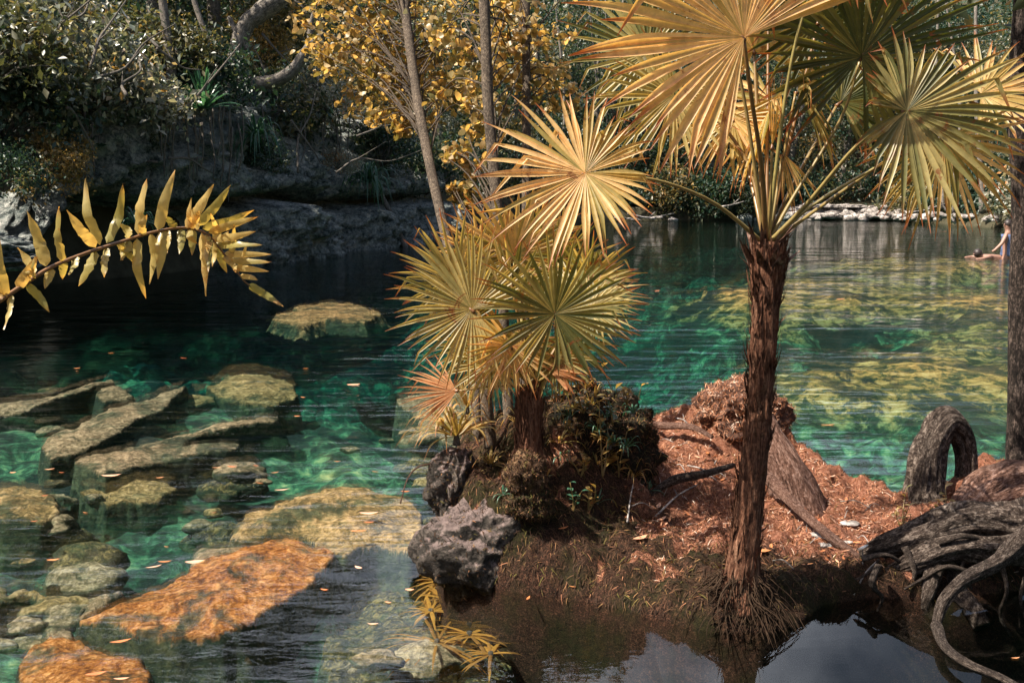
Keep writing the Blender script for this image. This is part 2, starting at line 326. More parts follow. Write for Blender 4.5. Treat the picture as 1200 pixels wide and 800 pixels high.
def watermat():
    m, nt, b, out = newmat('clear_teal_water'); nt.nodes.remove(b)
    p = pos(nt, (1, 1, 1)); p2 = pos(nt, (.55, 1.5, 1), (0, 0, math.radians(8)))
    w1 = noise(nt, 2.6, 3, .5, p2, .5); w2 = noise(nt, 9, 3, .55, p2, 1.0); w3 = noise(nt, 1.0, 3, .5, pos(nt, (.35, 1.9, 1), (0, 0, math.radians(-6))), .6)
    h = math_(nt, 'ADD', math_(nt, 'MULTIPLY', w1, .9), math_(nt, 'MULTIPLY', w2, .16))
    # calm lee of the islet on the near right, more ripple to the left and far away
    g = nt.nodes.new('ShaderNodeNewGeometry'); sx = nt.nodes.new('ShaderNodeSeparateXYZ'); nt.links.new(g.outputs['Position'], sx.inputs[0])
    fx = ND(nt, 'ShaderNodeMapRange', Value=sx.outputs[0], **{'From Min': -.1, 'From Max': .5, 'To Min': 1.0, 'To Max': .0}).outputs[0]
    fy = ND(nt, 'ShaderNodeMapRange', Value=sx.outputs[1], **{'From Min': 3.9, 'From Max': 4.8}).outputs[0]
    f = math_(nt, 'MAXIMUM', fx, fy); f = math_(nt, 'ADD', math_(nt, 'MULTIPLY', f, .96), .04)
    pm = ND(nt, 'ShaderNodeMapRange', Value=noise(nt, .7, 3, .5, pos(nt, (.6, 1, 1)), .8), **{'From Min': .38, 'From Max': .62, 'To Min': .18, 'To Max': 1.15}).outputs[0]
    h = math_(nt, 'MULTIPLY', math_(nt, 'MULTIPLY', h, f), pm); h = math_(nt, 'ADD', h, math_(nt, 'MULTIPLY', w3, math_(nt, 'MULTIPLY', fy, 1.2)))
    nb = bump(nt, h, 1.0, .022)
    fr = nt.nodes.new('ShaderNodeFresnel'); fr.inputs[0].default_value = 1.34; nt.links.new(nb, fr.inputs[1])
    gl = nt.nodes.new('ShaderNodeBsdfGlossy'); gl.inputs['Roughness'].default_value = .02; nt.links.new(nb, gl.inputs['Normal'])
    tr = nt.nodes.new('ShaderNodeBsdfTransparent'); rf = nt.nodes.new('ShaderNodeBsdfRefraction'); rf.inputs['IOR'].default_value = 1.05; rf.inputs['Roughness'].default_value = 0
    nt.links.new(nb, rf.inputs['Normal'])
    mt = nt.nodes.new('ShaderNodeMixShader'); mt.inputs[0].default_value = .15; nt.links.new(tr.outputs[0], mt.inputs[1]); nt.links.new(rf.outputs[0], mt.inputs[2])
    mx = nt.nodes.new('ShaderNodeMixShader'); nt.links.new(math_(nt, 'ADD', math_(nt, 'MULTIPLY', fr.outputs[0], .95), .008, True), mx.inputs[0]); nt.links.new(mt.outputs[0], mx.inputs[1]); nt.links.new(gl.outputs[0], mx.inputs[2])
    nt.links.new(mx.outputs[0], out.inputs[0])
    va = nt.nodes.new('ShaderNodeVolumeAbsorption'); va.inputs['Color'].default_value = (.02, .68, .74, 1); va.inputs['Density'].default_value = .40
    nt.links.new(va.outputs[0], out.inputs['Volume']); return m
M['water'] = watermat()

stones = []
# ---------------------------------------------------------------- setting: terrain, lakebed, water
def xy(p): return (p.x, p.y)
shore = [(-60, 1.2), (-24, 1.2), (-22, 9)] + [xy(P(a, 300, d)) for a, d in ((-150, 12.5), (0, 15.8), (120, 17.5), (250, 20), (340, 24), (420, 29), (520, 33), (580, 42), (650, 52), (760, 56), (880, 58), (1060, 55), (1130, 47), (1200, 42), (1300, 38))] + [(34, 30), (32, 12), (60, 1.2)]
shore = shore[1:-1] + [(32, 1.2)]
def grid(xs, ys):
    X, Y = np.meshgrid(xs, ys); nx, ny = len(xs), len(ys)
    i = np.arange((nx - 1) * (ny - 1)); r = i // (nx - 1); c = i % (nx - 1); a = r * nx + c
    return X.ravel(), Y.ravel(), np.stack([a, a + 1, a + nx + 1, a + nx], 1)
def compact(V, Fc, keep, extra):
    Fk = Fc[keep[Fc].all(1)]; used = np.unique(Fk); mp = np.full(len(V), -1); mp[used] = np.arange(len(used))
    return V[used], mp[Fk], [e[used] for e in extra]
def land_h(X, Y):
    s = -sdf_poly(X, Y, shore); c = sstep(6, -6, X + (Y - 30) * .15)       # c: cliff side on the left
    top = 3.4 * c + .75 * (1 - c)
    h = np.where(s < 0, np.maximum(s * 3 - 1, -6), -1 + (top + 1) * sstep(0, 1 + 1.6 * c, s) + np.maximum(0, s - 2) * (.16 * c + .09 * (1 - c)))
    return h, s
X, Y, Fg = grid(np.arange(-150, 150.1, 1.0), np.arange(-60, 200.1, 1.0))
h, s = land_h(X, Y); h = h + np.maximum(0, s - 14) * .32; h = h + fbm(np.stack([X, Y, X * 0], 1), .15, 4) * sstep(1, 6, s) * 1.0
near = Y < 1.6; h = np.where(near & (np.abs(X) < 30), .12 + 0 * h, h)
mk('ground', np.stack([X, Y, h], 1), Fg, M['terrain'], kind='structure', label='dark forest floor around the pool')
# lakebed
ys = np.concatenate([np.arange(1.0, 9, .05), np.arange(9, 20, .12), np.arange(20, 62, .5)])
xs = np.concatenate([np.arange(-32, -8, .4), np.arange(-8, 8, .06), np.arange(8, 22, .16), np.arange(22, 38, .5)])
X, Y, Fg = grid(xs, ys)
Q = np.stack([X, Y, X * 0], 1)
big = fbm(Q, .22, 3, 5); med = fbm(Q, 1.1, 5, 9); sm = np.abs(fbm(Q, 3.2, 4, 12))
dep = .75 + 1.0 * sstep(6, 14, Y) + big * 1.1
left = sstep(.3, -1.0, X) * sstep(11, 6, Y); dep = dep * (1 - left) + left * (.42 + big * .5)
rb = sstep(-.6, 6.0, X + fbm(Q, .3, 4, 51) * 4) * sstep(6.0, 10, Y) * sstep(42, 22, Y + fbm(Q, .2, 4, 52) * 14); dep = dep * (1 - rb) + rb * (.16 + np.clip(big * .35, -.12, .4) + .02 * np.clip(Y - 8, 0, 30) * (fbm(Q, .3, 2, 33) > 0.05))
rf_ = sstep(-.1, .5, X) * sstep(4.9, 4.2, Y); dep = dep + rf_ * 1.3
z = -dep + (med * .55 + (.5 - sm) * .35) * np.clip(dep * 1.1, .25, 1)
lv = np.clip(.15 + .75 * rb * sstep(.75, .3, dep) + .1 * left * (dep < .6), 0, 1)
mk('lakebed', np.stack([X, Y, np.minimum(z, -.04)], 1), Fg, M['bed'], attrs={'lv': lv}, kind='structure', label='stony lakebed seen through clear water')
# water body (closed box, flat top with rippled normals)
wx0, wx1, wy0, wy1 = -45, 45, 1.05, 75
Vw = [(x, y, zz) for zz in (-8, 0) for y in (wy0, wy1) for x in (wx0, wx1)]
mk('water', Vw, [(0, 2, 3, 1), (4, 5, 7, 6), (0, 1, 5, 4), (2, 6, 7, 3), (0, 4, 6, 2), (1, 3, 7, 5)], M['water'], smooth=False, kind='structure', label='clear teal pool water')

# cliff
def cliff():
    pts = [Vector((x, y, 0)) for x, y in shore[0:9]]
    C = catmull(pts[1:], 8 * 45); C = [c for c in C]; n = len(C); zs = np.concatenate([np.linspace(-1.5, 4.3, 90), np.full(6, 4.4)])
    Ct = np.array([tuple(c) for c in C]); T = np.gradient(Ct, axis=0); T /= np.linalg.norm(T, axis=1)[:, None]
    Nn = np.stack([T[:, 1], -T[:, 0], T[:, 0] * 0], 1)                     # towards the water
    U, Z = np.meshgrid(np.arange(n), zs, indexing='ij'); j = np.tile(np.arange(len(zs)), n)
    U = U.ravel(); Z = Z.ravel(); B = Ct[U] + np.array([0, 0, 1]) * Z[:, None]
    pxs = CX + F * B[:, 0] / np.maximum(B[:, 1], 1); cave = sstep(330, 260, pxs)
    cr = 1.35 + .25 * fbm(Ct[U], .25, 3, 3)
    off = -1.6 * np.exp(-((Z - cr) / .16) ** 2) + np.where(Z < cr, .45 - 2.3 * cave * sstep(cr, cr - .3, Z), 0) + .5 * np.clip(Z - 1.6, 0, 1) * (fbm(Ct[U], .5, 2, 8))
    off = off + fbm(B * np.array([1, 1, 1.6]), .55, 5, 21) * 1.1 + np.abs(fbm(B, 2.2, 4, 31)) * .6 + fbm(B * np.array([1, 1, 2.2]), 5, 3, 61) * .28 - .3 * sstep(3.3, 4.3, Z)
    off = off - .45 * np.clip(Z - 1.5, 0, 9) + .5 * np.floor(Z / .7 + 1.2 * fbm(B, .5, 3, 77)) * .28 * fbm(B, 1.2, 3, 78) - np.clip(j - 89, 0, 99) * .7
    V = B + Nn[U] * off[:, None]; V[:, 2] += fbm(B, .8, 3, 44) * .25 + np.where(j > 89, fbm(B, .5, 3, 50) * .4, 0) - .25 * np.clip(j - 92, 0, 9)
    V[:, 2] -= np.clip(V[:, 2], 0, 9) * .62 * sstep(110, 10, pxs); m = len(zs); i = np.arange((n - 1) * (m - 1)); a = (i // (m - 1)) * m + i % (m - 1)
    mk('cliff', V, np.stack([a, a + m, a + m + 1, a + 1], 1), M['cliff'], kind='structure', label='grey limestone cliff above the pool with undercut base')
cliff()

# islet
poly = [xy(Pz(a, b)) for a, b in ((508, 618), (528, 676), (600, 694), (680, 704), (760, 722), (820, 738), (890, 742), (935, 732), (965, 708), (1020, 700), (1100, 702), (1180, 694), (1300, 680), (1520, 640), (1520, 560), (1300, 560), (1200, 562), (1140, 568), (1080, 596), (1040, 590), (1000, 584), (950, 572), (925, 556), (880, 540), (800, 538), (740, 540), (680, 545), (600, 560), (530, 580))]
ctl = [(740, 492, 5.7), (800, 500, 5.6), (760, 540, 5.2), (862, 468, 5.55), (850, 470, 5.6), (845, 480, 5.5), (820, 560, 4.9), (900, 560, 5.1), (950, 600, 4.8), (1000, 600, 4.75), (1040, 620, 4.5), (1000, 650, 4.2), (930, 640, 4.3), (720, 580, 4.6), (700, 630, 4.25), (640, 650, 4.1), (760, 620, 4.35), (800, 600, 4.6), (690, 460, 4.9), (650, 470, 4.6), (740, 520, 4.9), (700, 500, 4.6), (620, 530, 4.3), (560, 545, 4.4), (580, 600, 4.15), (640, 590, 4.25), (530, 570, 4.5), (870, 680, 3.78), (850, 705, 3.72), (900, 700, 3.75), (1090, 600, 4.6), (1150, 600, 4.6), (1190, 565, 4.9), (1150, 640, 4.3), (1250, 600, 4.5), (830, 620, 4.35), (790, 650, 4.1), (730, 660, 4.1), (880, 610, 4.6)]
ctlW = np.array([tuple(P(*c)) for c in ctl])
def islet_h(X, Y):
    sd = sdf_poly(X, Y, poly)
    d2 = (X[:, None] - ctlW[:, 0]) ** 2 + (Y[:, None] - ctlW[:, 1]) ** 2
    W = np.exp(-d2 / .022) + 1e-3 / (d2 + .05) ** 2
    hi = (W * ctlW[:, 2]).sum(1) / W.sum(1)
    Q = np.stack([X, Y, X * 0], 1)
    e = np.clip(sd / .13, 0, 1) ** .6
    h = np.where(sd > 0, e * hi, sd * 9)
    h = h + (fbm(Q, 4, 4, 2) * .07 + fbm(Q, 15, 4, 7) * .06 + (.3 - np.abs(fbm(Q, 34, 2, 17))) * .03) * sstep(-.3, .1, sd)
    return h, sd, hi
X, Y, Fg = grid(np.arange(-.75, 3.6, .0125), np.arange(3.3, 6.6, .0125))
h, sd, hi = islet_h(X, Y)
g0 = sstep(.25, .8, X + (Y - 4.3) * .35 + fbm(np.stack([X, Y, X * 0], 1), 3, 4, 99) * .5) * sstep(3.75, 4.15, Y) * sstep(.02, .16, sd); g0 = np.maximum(g0, .75 * sstep(.26, .34, fbm(np.stack([X, Y, X * 0], 1), 5, 4, 88)) * (sd > .03))
V, Fk, ex = compact(np.stack([X, Y, h], 1), Fg, sd > -.35, [g0])
islet = mk('islet_ground', V, Fk, M['litter'], attrs={'lv': ex[0]}, kind='structure', label='islet of red needle litter and dark mossy soil')
def hz(x, y): return float(islet_h(np.array([float(x)]), np.array([float(y)]))[0][0])
def on(px, py, d0=3.5, d1=6.5):
    """point of the islet surface seen at a pixel"""
    ds = np.linspace(d0, d1, 240); pts = np.array([tuple(P(px, py, d)) for d in ds]); hh = islet_h(pts[:, 0], pts[:, 1])[0]
    k = np.argmax(pts[:, 2] < hh) if (pts[:, 2] < hh).any() else -1
    return Vector(pts[k])

# submerged rocks
def slab(label, pix, z, th, mat, seed, cell=.013, rough=.05, dome=.04):
    jag = .05 if ('long' in label or 'pointed' in label or 'ridge' in label or 'ledge' in label) else .10
    pl = [xy(Pz(a, b, z)) for a, b in pix]; A = np.array(pl); lo = A.min(0) - .12; hi_ = A.max(0) + .12
    cell = max(cell, (hi_ - lo).max() / 220)
    X, Y, Fg = grid(np.arange(lo[0], hi_[0], cell), np.arange(lo[1], hi_[1], cell)); Q = np.stack([X, Y, X * 0 + seed], 1)
    sc = math.sqrt((hi_ - lo).max())
    sd = sdf_poly(X, Y, pl) + fbm(Q, 4 / sc, 5, seed) * jag * sc - .01 * sc
    zz = z + dome * sstep(0, .25 * sc, sd) + fbm(Q, 3, 5, seed + 5) * rough + fbm(Q, 18, 3, seed + 9) * rough * .3 * sstep(-.03, .03, sd) - np.clip(.02 - sd, 0, 9) * 4 * (th / .25)
    zz = np.minimum(zz, -.012 - .01 * fbm(Q, 9, 2, seed))
    V, Fk, _ = compact(np.stack([X, Y, zz], 1), Fg, sd > -.1, [])
    o = mk('submerged_rock', V, Fk, mat, loc=(float(A[:, 0].mean()), float(A[:, 1].mean()), z - th), label=label, cat='rock', group='rocks lying under the water')
    return o
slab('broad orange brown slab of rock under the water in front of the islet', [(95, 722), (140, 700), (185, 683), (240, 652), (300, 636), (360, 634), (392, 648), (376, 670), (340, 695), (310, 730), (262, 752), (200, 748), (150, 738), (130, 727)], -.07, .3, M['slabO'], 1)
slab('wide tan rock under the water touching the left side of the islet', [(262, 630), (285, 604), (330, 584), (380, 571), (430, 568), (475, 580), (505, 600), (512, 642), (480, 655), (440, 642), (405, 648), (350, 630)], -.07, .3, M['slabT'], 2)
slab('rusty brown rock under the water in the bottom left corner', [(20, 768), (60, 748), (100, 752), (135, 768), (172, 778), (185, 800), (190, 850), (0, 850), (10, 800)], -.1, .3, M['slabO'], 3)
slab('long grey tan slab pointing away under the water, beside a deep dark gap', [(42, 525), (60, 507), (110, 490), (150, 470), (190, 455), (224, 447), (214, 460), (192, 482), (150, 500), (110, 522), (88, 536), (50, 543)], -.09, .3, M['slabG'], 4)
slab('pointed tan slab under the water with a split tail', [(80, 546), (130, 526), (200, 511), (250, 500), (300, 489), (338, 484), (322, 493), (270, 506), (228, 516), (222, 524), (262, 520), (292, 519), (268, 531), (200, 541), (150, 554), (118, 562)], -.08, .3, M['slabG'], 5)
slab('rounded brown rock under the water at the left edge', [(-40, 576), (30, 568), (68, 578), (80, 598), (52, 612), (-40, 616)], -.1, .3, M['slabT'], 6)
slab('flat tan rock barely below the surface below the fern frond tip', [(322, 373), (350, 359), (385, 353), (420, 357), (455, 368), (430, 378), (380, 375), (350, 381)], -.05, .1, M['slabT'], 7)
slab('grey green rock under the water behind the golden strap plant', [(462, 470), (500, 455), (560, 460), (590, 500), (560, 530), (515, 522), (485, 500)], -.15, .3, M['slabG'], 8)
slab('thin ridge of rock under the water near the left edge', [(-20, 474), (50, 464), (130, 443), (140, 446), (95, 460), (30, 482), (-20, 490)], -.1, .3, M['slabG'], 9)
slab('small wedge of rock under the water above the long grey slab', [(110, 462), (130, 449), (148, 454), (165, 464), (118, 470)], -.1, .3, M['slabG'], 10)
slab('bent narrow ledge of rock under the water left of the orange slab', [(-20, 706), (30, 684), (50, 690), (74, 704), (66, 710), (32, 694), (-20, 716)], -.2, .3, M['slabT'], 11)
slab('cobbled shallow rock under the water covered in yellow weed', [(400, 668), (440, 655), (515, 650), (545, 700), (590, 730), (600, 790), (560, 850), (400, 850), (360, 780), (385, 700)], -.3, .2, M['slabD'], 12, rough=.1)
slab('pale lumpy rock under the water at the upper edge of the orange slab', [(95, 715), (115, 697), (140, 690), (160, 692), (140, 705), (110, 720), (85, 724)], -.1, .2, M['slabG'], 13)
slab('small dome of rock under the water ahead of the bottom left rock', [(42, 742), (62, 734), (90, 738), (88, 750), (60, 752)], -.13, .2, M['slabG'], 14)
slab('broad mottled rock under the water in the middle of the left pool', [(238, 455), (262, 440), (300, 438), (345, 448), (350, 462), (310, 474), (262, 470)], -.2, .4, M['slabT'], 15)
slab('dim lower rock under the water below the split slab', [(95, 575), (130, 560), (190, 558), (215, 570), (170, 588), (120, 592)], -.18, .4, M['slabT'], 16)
random.seed(77)
for i in range(90):
    px = random.uniform(-30, 520); py = random.uniform(400, 790); z = -random.uniform(.12, .4); c = Pz(px, py, z)
    if c.y > 9: continue
    rr_ = random.choice([.04, .06, .08, .12]); sub_o = rock_later.append((c, rr_, random.choice(['slabG', 'slabT', 'slabG', 'slabD']), i)) if False else stones.append((c, rr_, random.choice(['slabG', 'slabT', 'slabG', 'slabD']), i))

# ---------------------------------------------------------------- forest prototypes
def leaves_np(C, L, rng, aspect=.5, up=.5, fold=.25, lvb=None):
    """rhombic folded leaves at centres C, half length L"""
    n = len(C); d = rng.normal(size=(n, 3)); d[:, 2] -= .3; d /= np.linalg.norm(d, axis=1)[:, None]
    nn = rng.normal(size=(n, 3)) * (1 - up) + np.array([0, 0, 1]) * up * 1.5
    sx = np.cross(d, nn); sx /= np.linalg.norm(sx, axis=1)[:, None] + 1e-9; nn = np.cross(sx, d)
    L = L * (.6 + .8 * rng.random(n))[:, None]; w = L * aspect
    V = np.stack([C - d * L, C - sx * w + nn * w * fold, C + d * L - nn * L * .2, C + sx * w + nn * w * fold], 1).reshape(-1, 3)
    a = np.arange(n) * 4; Fc = np.concatenate([np.stack([a, a + 1, a + 2], 1), np.stack([a, a + 2, a + 3], 1)])
    lv = rng.random(n) if lvb is None else lvb
    return V, Fc, np.repeat(lv, 4)
def make_tree(seed, Ht, cr, tr, nleaf, leaf, lm, bm='bgbark', first=.35, name='forest_tree', label='', group=None, lean=.1, spread=1.0, cat='tree'):
    rng = np.random.default_rng(seed); random.seed(seed); mb = MB()
    top = Vector((random.uniform(-lean, lean) * Ht, random.uniform(-lean, lean) * Ht, Ht * .92))
    mid = top * .5 + Vector((random.uniform(-.4, .4), random.uniform(-.4, .4), 0)) * Ht * .08
    C = mb.tube([(0, 0, -.5), (0, 0, 0), mid, top], [tr * 1.5, tr * 1.15, tr * .8, tr * .2], 9, 24, lump=.12, seed=seed)
    tips = []
    for k in range(13):
        t = first + (1 - first) * k / 12; b = C[int(t * (len(C) - 1))]; a = k * 2.4 + random.random()
        ln = cr * (1.15 - .55 * t) * random.uniform(.6, 1.1) * spread
        e = b + Vector((math.cos(a) * ln, math.sin(a) * ln, ln * random.uniform(.1, .6)))
        m_ = b.lerp(e, .5) + Vector((0, 0, ln * .12)); r = tr * .4 * (1.2 - t)
        cc = mb.tube([b, m_, e], [r, r * .6, r * .2], 5, 8)
        for q in range(5):
            s_ = cc[3 + q % (len(cc) - 3)]; e2 = s_ + Vector((random.uniform(-1, 1), random.uniform(-1, 1), random.uniform(-.5, .7))) * ln * .45
            mb.tube([s_, s_.lerp(e2, .5) + Vector((0, 0, .05 * ln)), e2], [r * .35, r * .12], 4, 4); tips.append((e2, ln))
        tips.append((e, ln))
    per = nleaf // len(tips); Cs = []; lvs = []
    for e, ln in tips:
        g = rng.normal(size=(per, 3)) * np.array([1, 1, .55]) * .17 * cr * random.uniform(.6, 1.3) + np.array(e); Cs.append(g)
        lvs.append(np.clip(rng.random() * .55 + rng.random(per) * .5, 0, 1))
    V, Fc, lv = leaves_np(np.concatenate(Cs), leaf, rng, lvb=np.concatenate(lvs))
    r = root(name, (0, 0, 0), label, cat, group)
    mb.build('trunk', M[bm], r); mk('crown', V, Fc, M[lm], r, attrs={'lv': lv}, smooth=False)
    return r
def make_bush(seed, rad, nleaf, leaf, lm, name, label, group, cat='bush', aspect=.5):
    rng = np.random.default_rng(seed); random.seed(seed); mb = MB(); Cs = []; lvs = []
    for k in range(26):
        a = random.random() * 6.28; el = random.uniform(.1, 1.4); ln = rad * random.uniform(.5, 1)
        e = Vector((math.cos(a) * math.cos(el), math.sin(a) * math.cos(el), math.sin(el) * .9)) * ln
        mb.tube([(0, 0, -.1), e * .5 + Vector((0, 0, .1 * rad)), e], [.02 * rad, .006 * rad], 4, 5)
        n = nleaf // 26; Cs.append(rng.normal(size=(n, 3)) * .16 * rad + np.array(e)); lvs.append(np.clip(rng.random() * .5 + rng.random(n) * .55, 0, 1))
    V, Fc, lv = leaves_np(np.concatenate(Cs), leaf, rng, aspect, lvb=np.concatenate(lvs))
    r = root(name, (0, 0, 0), label, cat, group); mb.build('stem', M['bgbark'], r); mk('foliage', V, Fc, M[lm], r, attrs={'lv': lv}, smooth=False)
    return r
GT = 'trees of the forest around the pool'
protos = [make_tree(11, 8.5, 2.9, .14, 6500, .075, 'dark', group=GT), make_tree(12, 10.0, 3.1, .17, 6500, .085, 'olive', group=GT, first=.3),
          make_tree(13, 7.0, 2.5, .10, 6000, .065, 'pale', group=GT, first=.25), make_tree(14, 11, 3.3, .16, 6500, .09, 'dark', group=GT, first=.22, lean=.2),
          make_tree(15, 6.0, 2.4, .09, 6000, .07, 'olive', group=GT, first=.15)]
used = [False] * 5
def gz(x, y): return float(land_h(np.array([float(x)]), np.array([float(y)]))[0][0])
def place(pl, us, k, px, D, sc, label, rz=None, dz=0.0, z=None):
    p = P(px, 300, D); p.z = (gz(p.x, p.y) if z is None else z) + dz
    rz = random.random() * 6.28 if rz is None else rz
    if not us[k]:
        us[k] = True; o = pl[k]; o.location = p; o.rotation_euler = (0, 0, rz); o.scale = (sc,) * 3; o['label'] = label; return o
    return dup(pl[k], p, rz, sc, label)
kinds = ['dark leaved', 'olive leaved', 'grey green', 'tall dark', 'low olive']
spots = []
random.seed(5)
for i, (px, D) in enumerate([(-120, 25), (-40, 27), (30, 27), (95, 25), (150, 24.5), (205, 23), (262, 25.5), (325, 28), (372, 33), (430, 35), (478, 38), (520, 41), (20, 26), (120, 28), (230, 31), (310, 35), (400, 41), (560, 46), (610, 52)]):
    spots.append((px, D, random.choice([0, 1, 2, 3, 4]), 'on the cliff top' if px < 520 else 'where the cliff meets the far bank'))
for i, px in enumerate(range(640, 1330, 38)):
    spots.append((px + random.uniform(-8, 8), (60 if px < 1080 else 60 - (px - 1080) * .075) + random.uniform(0, 3), random.choice([0, 3, 1, 4, 0]), 'close to the water on the far bank'))
for i, px in enumerate(range(560, 1340, 60)):
    spots.append((px + random.uniform(-10, 10), 67 + random.uniform(0, 4) - max(0, px - 1000) * .03, random.choice([0, 3, 1, 2]), 'in the second row behind the far bank'))
for i, (px, D) in enumerate([(-60, 30), (60, 34), (180, 38), (280, 42), (360, 46), (450, 50), (520, 55)]):
    spots.append((px, D, random.choice([0, 3, 1]), 'deep behind the cliff top'))
for i, (px, D, k, where) in enumerate(spots):
    sc = random.uniform(.9, 1.2) * (1.0 if D < 45 else 1.15 if D < 64 else 1.4)
    if D < 28: sc *= .85
    if 24 < D < 45 and px > 290: sc *= .8
    lm = ['beyond the left frame edge', 'above the fern frond', 'behind the big pale bush', 'behind the forked limb', 'left of the leaning trunk', 'behind the golden trees', 'above the young palm', 'left of the glowing leaf', 'behind the glowing leaf', 'above the tall palm crown', 'over the stone bank', 'behind the ragged leaf', 'by the right trunk', 'beyond the right frame edge'][max(0, min(13, int(px // 100) + 1))]
    place(protos, used, k, px, D, sc, f'{["slim","full","leaning","open","dense"][i % 5]} {kinds[k]} tree {where.replace("close to the water on the far bank", "on the far bank").replace("behind the far bank", "").strip()}, {lm}')
# far mass of woods (nobody could count it)
rng = np.random.default_rng(3)
def woods():
    cs = []; base = []
    for px in np.arange(-900, 2100, 9.0):
        for r_ in range(3):
            D = (40 + r_ * 3 + rng.random() * 6) if px < 300 else (50 + r_ * 4 + rng.random() * 8 if px < 560 else 74 + r_ * 4 + rng.random() * 8)
            p = P(px, 300, D)
            for q in range(5):
                base.append((p.x, p.y, rng.random()))
    base = np.array(base); z0 = land_h(base[:, 0], base[:, 1])[0]; z = z0 + base[:, 2] * np.where(base[:, 1] > 68, 14, 7.5)
    C = np.stack([base[:, 0], base[:, 1], z], 1); C = np.repeat(C, 26, 0) + rng.normal(size=(len(C) * 26, 3)) * np.array([1.0, 1.0, .7])
    V, Fc, lv = leaves_np(C, .24, rng, lvb=np.repeat(rng.random(len(base)) * .7, 26) + rng.random(len(C)) * .3)
    mk('distant_forest', V, Fc, M['dark'], attrs={'lv': lv}, smooth=False, kind='stuff', label='dark mass of forest foliage beyond the nearer trees')
woods()

# shrubs on and over the cliff, and at the far bank
GB = 'shrubs growing on the cliff and banks'
bushes = [make_bush(21, 1.5, 3600, .065, 'pale', 'shrub', '', GB), make_bush(22, 1.2, 3000, .055, 'olive', 'shrub', '', GB), make_bush(23, 1.3, 3000, .06, 'dark', 'shrub', '', GB),
          make_bush(24, 1.0, 2800, .05, 'gold', 'shrub', '', GB)]
bu = [False] * 4
BL = ['glinting grey green shrub', 'fine olive shrub', 'dark green shrub', 'yellow orange leaved shrub']
bs = [(0, 110, 105, 17.2, 1.05, 'overhanging the cliff top at left, biggest bright one'), (3, 75, 175, 16.0, .55, 'low on the cliff face at far left'), (0, 45, 75, 16.5, .9, 'at the upper left corner'),
      (3, 55, 195, 15.6, .7, 'spilling over the ledge above the dark undercut'), (0, 150, 115, 18.0, .7, 'on the cliff edge right of the biggest bright shrub'), (2, 20, 190, 15.6, .5, 'against the rock at the left edge'),
      (1, 200, 60, 20, 1.0, 'behind the pale bare trunk'), (2, 180, 165, 18.8, .35, 'on the rock face below the bright shrub'), (1, 330, 30, 26, 1.2, 'above the forked grey limb'), (3, 320, 55, 25, .8, 'between the forked limbs, orange lit'),
      (0, 385, 118, 26.5, .8, 'hanging over the pale part of the cliff'), (1, 420, 110, 29.0, 1.1, 'under the golden leaved trees'), (2, 450, 170, 30, 1.1, 'on the cliff right of the hanging grass'),
      (2, 300, 180, 22.0, .6, 'dark tuft on the cliff in the middle'), (0, 400, 190, 27, .4, 'lowest on the pale cliff face'), (2, 500, 200, 33, 1.3, 'at the cave behind the leaning trunk'), (2, 255, 95, 20.5, .9, 'left of the forked limb'),
      (1, 90, 40, 19, 1.2, 'high behind the biggest bright shrub'), (2, 10, 130, 16, 1.0, 'in deep shade at the left edge'), (1, -10, 60, 15.5, 1.3, 'cut by the left frame edge up high'), (2, 10, 200, 14.3, .5, 'low on the ledge at the left edge'), (0, 30, 30, 17.5, 1.2, 'topmost at the left corner')]
for k, px, py, D, sc, lab in bs:
    p = P(px, py, D); place(bushes, bu, k, px, D, sc, f'{BL[k]} {lab}', z=p.z - .5 * sc)
random.seed(9)
posn = ['under the left fan leaves', 'beneath the palm crown', 'left of the stone bank', 'over the stone bank', 'right of the stone bank', 'by the right trunk']
i = 0
for px in list(range(590, 1260, 27)):
    D = (56 if px < 1040 else 56 - (px - 1040) * .07) + random.uniform(1.5, 4); k = random.choice([2, 2, 0, 1, 2])
    if 890 < px < 1060: D += 4.5; k = random.choice([0, 1, 2])
    place(bushes, bu, k, px, D, random.uniform(1.3, 2.1), f'{BL[k]} on the far bank {posn[min(5, max(0, (px - 590) // 112))]}, {["round", "ragged", "low", "tall"][i % 4]}'); i += 1

# bare trunks and limbs among the forest
def pole(label, pts, rad, mat='bgbark', name='bare_tree', seg=10, n=28, cat='tree', group='thin bare trunks in the forest', lump=.1, **kw):
    W = [P(*p) for p in pts]; mb = MB(); mb.tube(W, rad, seg, n, lump=lump, seed=len(label)); r = root(name, W[0], label, cat, group); mb.build('trunk', M[mat], r)
    for pp, rr in kw.get('limbs', []):
        m2 = MB(); m2.tube([P(*p) for p in pp], rr, 8, 18, lump=.1); m2.build('limb', M[mat], r)
    return r
pole('straight pale trunk rising from the cliff top left of the strap plant', [(203, 122, 19), (198, 60, 19), (188, -20, 19), (184, -90, 19)], [.10, .08, .07])
pole('thin grey trunk leaning left above the strap plant', [(256, 95, 20), (246, 55, 20), (232, 15, 20), (215, -40, 20)], [.06, .05])
pole('dark trunk in shade at the upper left', [(100, 60, 20), (97, 10, 20), (97, -60, 20)], [.12, .12], group='thin bare trunks in the forest')
pole('thick forked grey limb arching over the cliff', [(262, 145, 22), (268, 100, 22), (285, 35, 22), (305, 15, 22), (330, -5, 22), (345, -40, 22)], [.13, .16, .2, .22, .2], limbs=[([(272, 95, 22), (310, 98, 22), (340, 85, 22), (362, 55, 22), (378, 40, 22)], [.13, .15, .12, .06]), ([(268, 20, 22), (280, 45, 22), (292, 58, 22)], [.05, .09]), ([(362, 55, 22), (365, 25, 22), (375, -10, 22)], [.06, .04])])
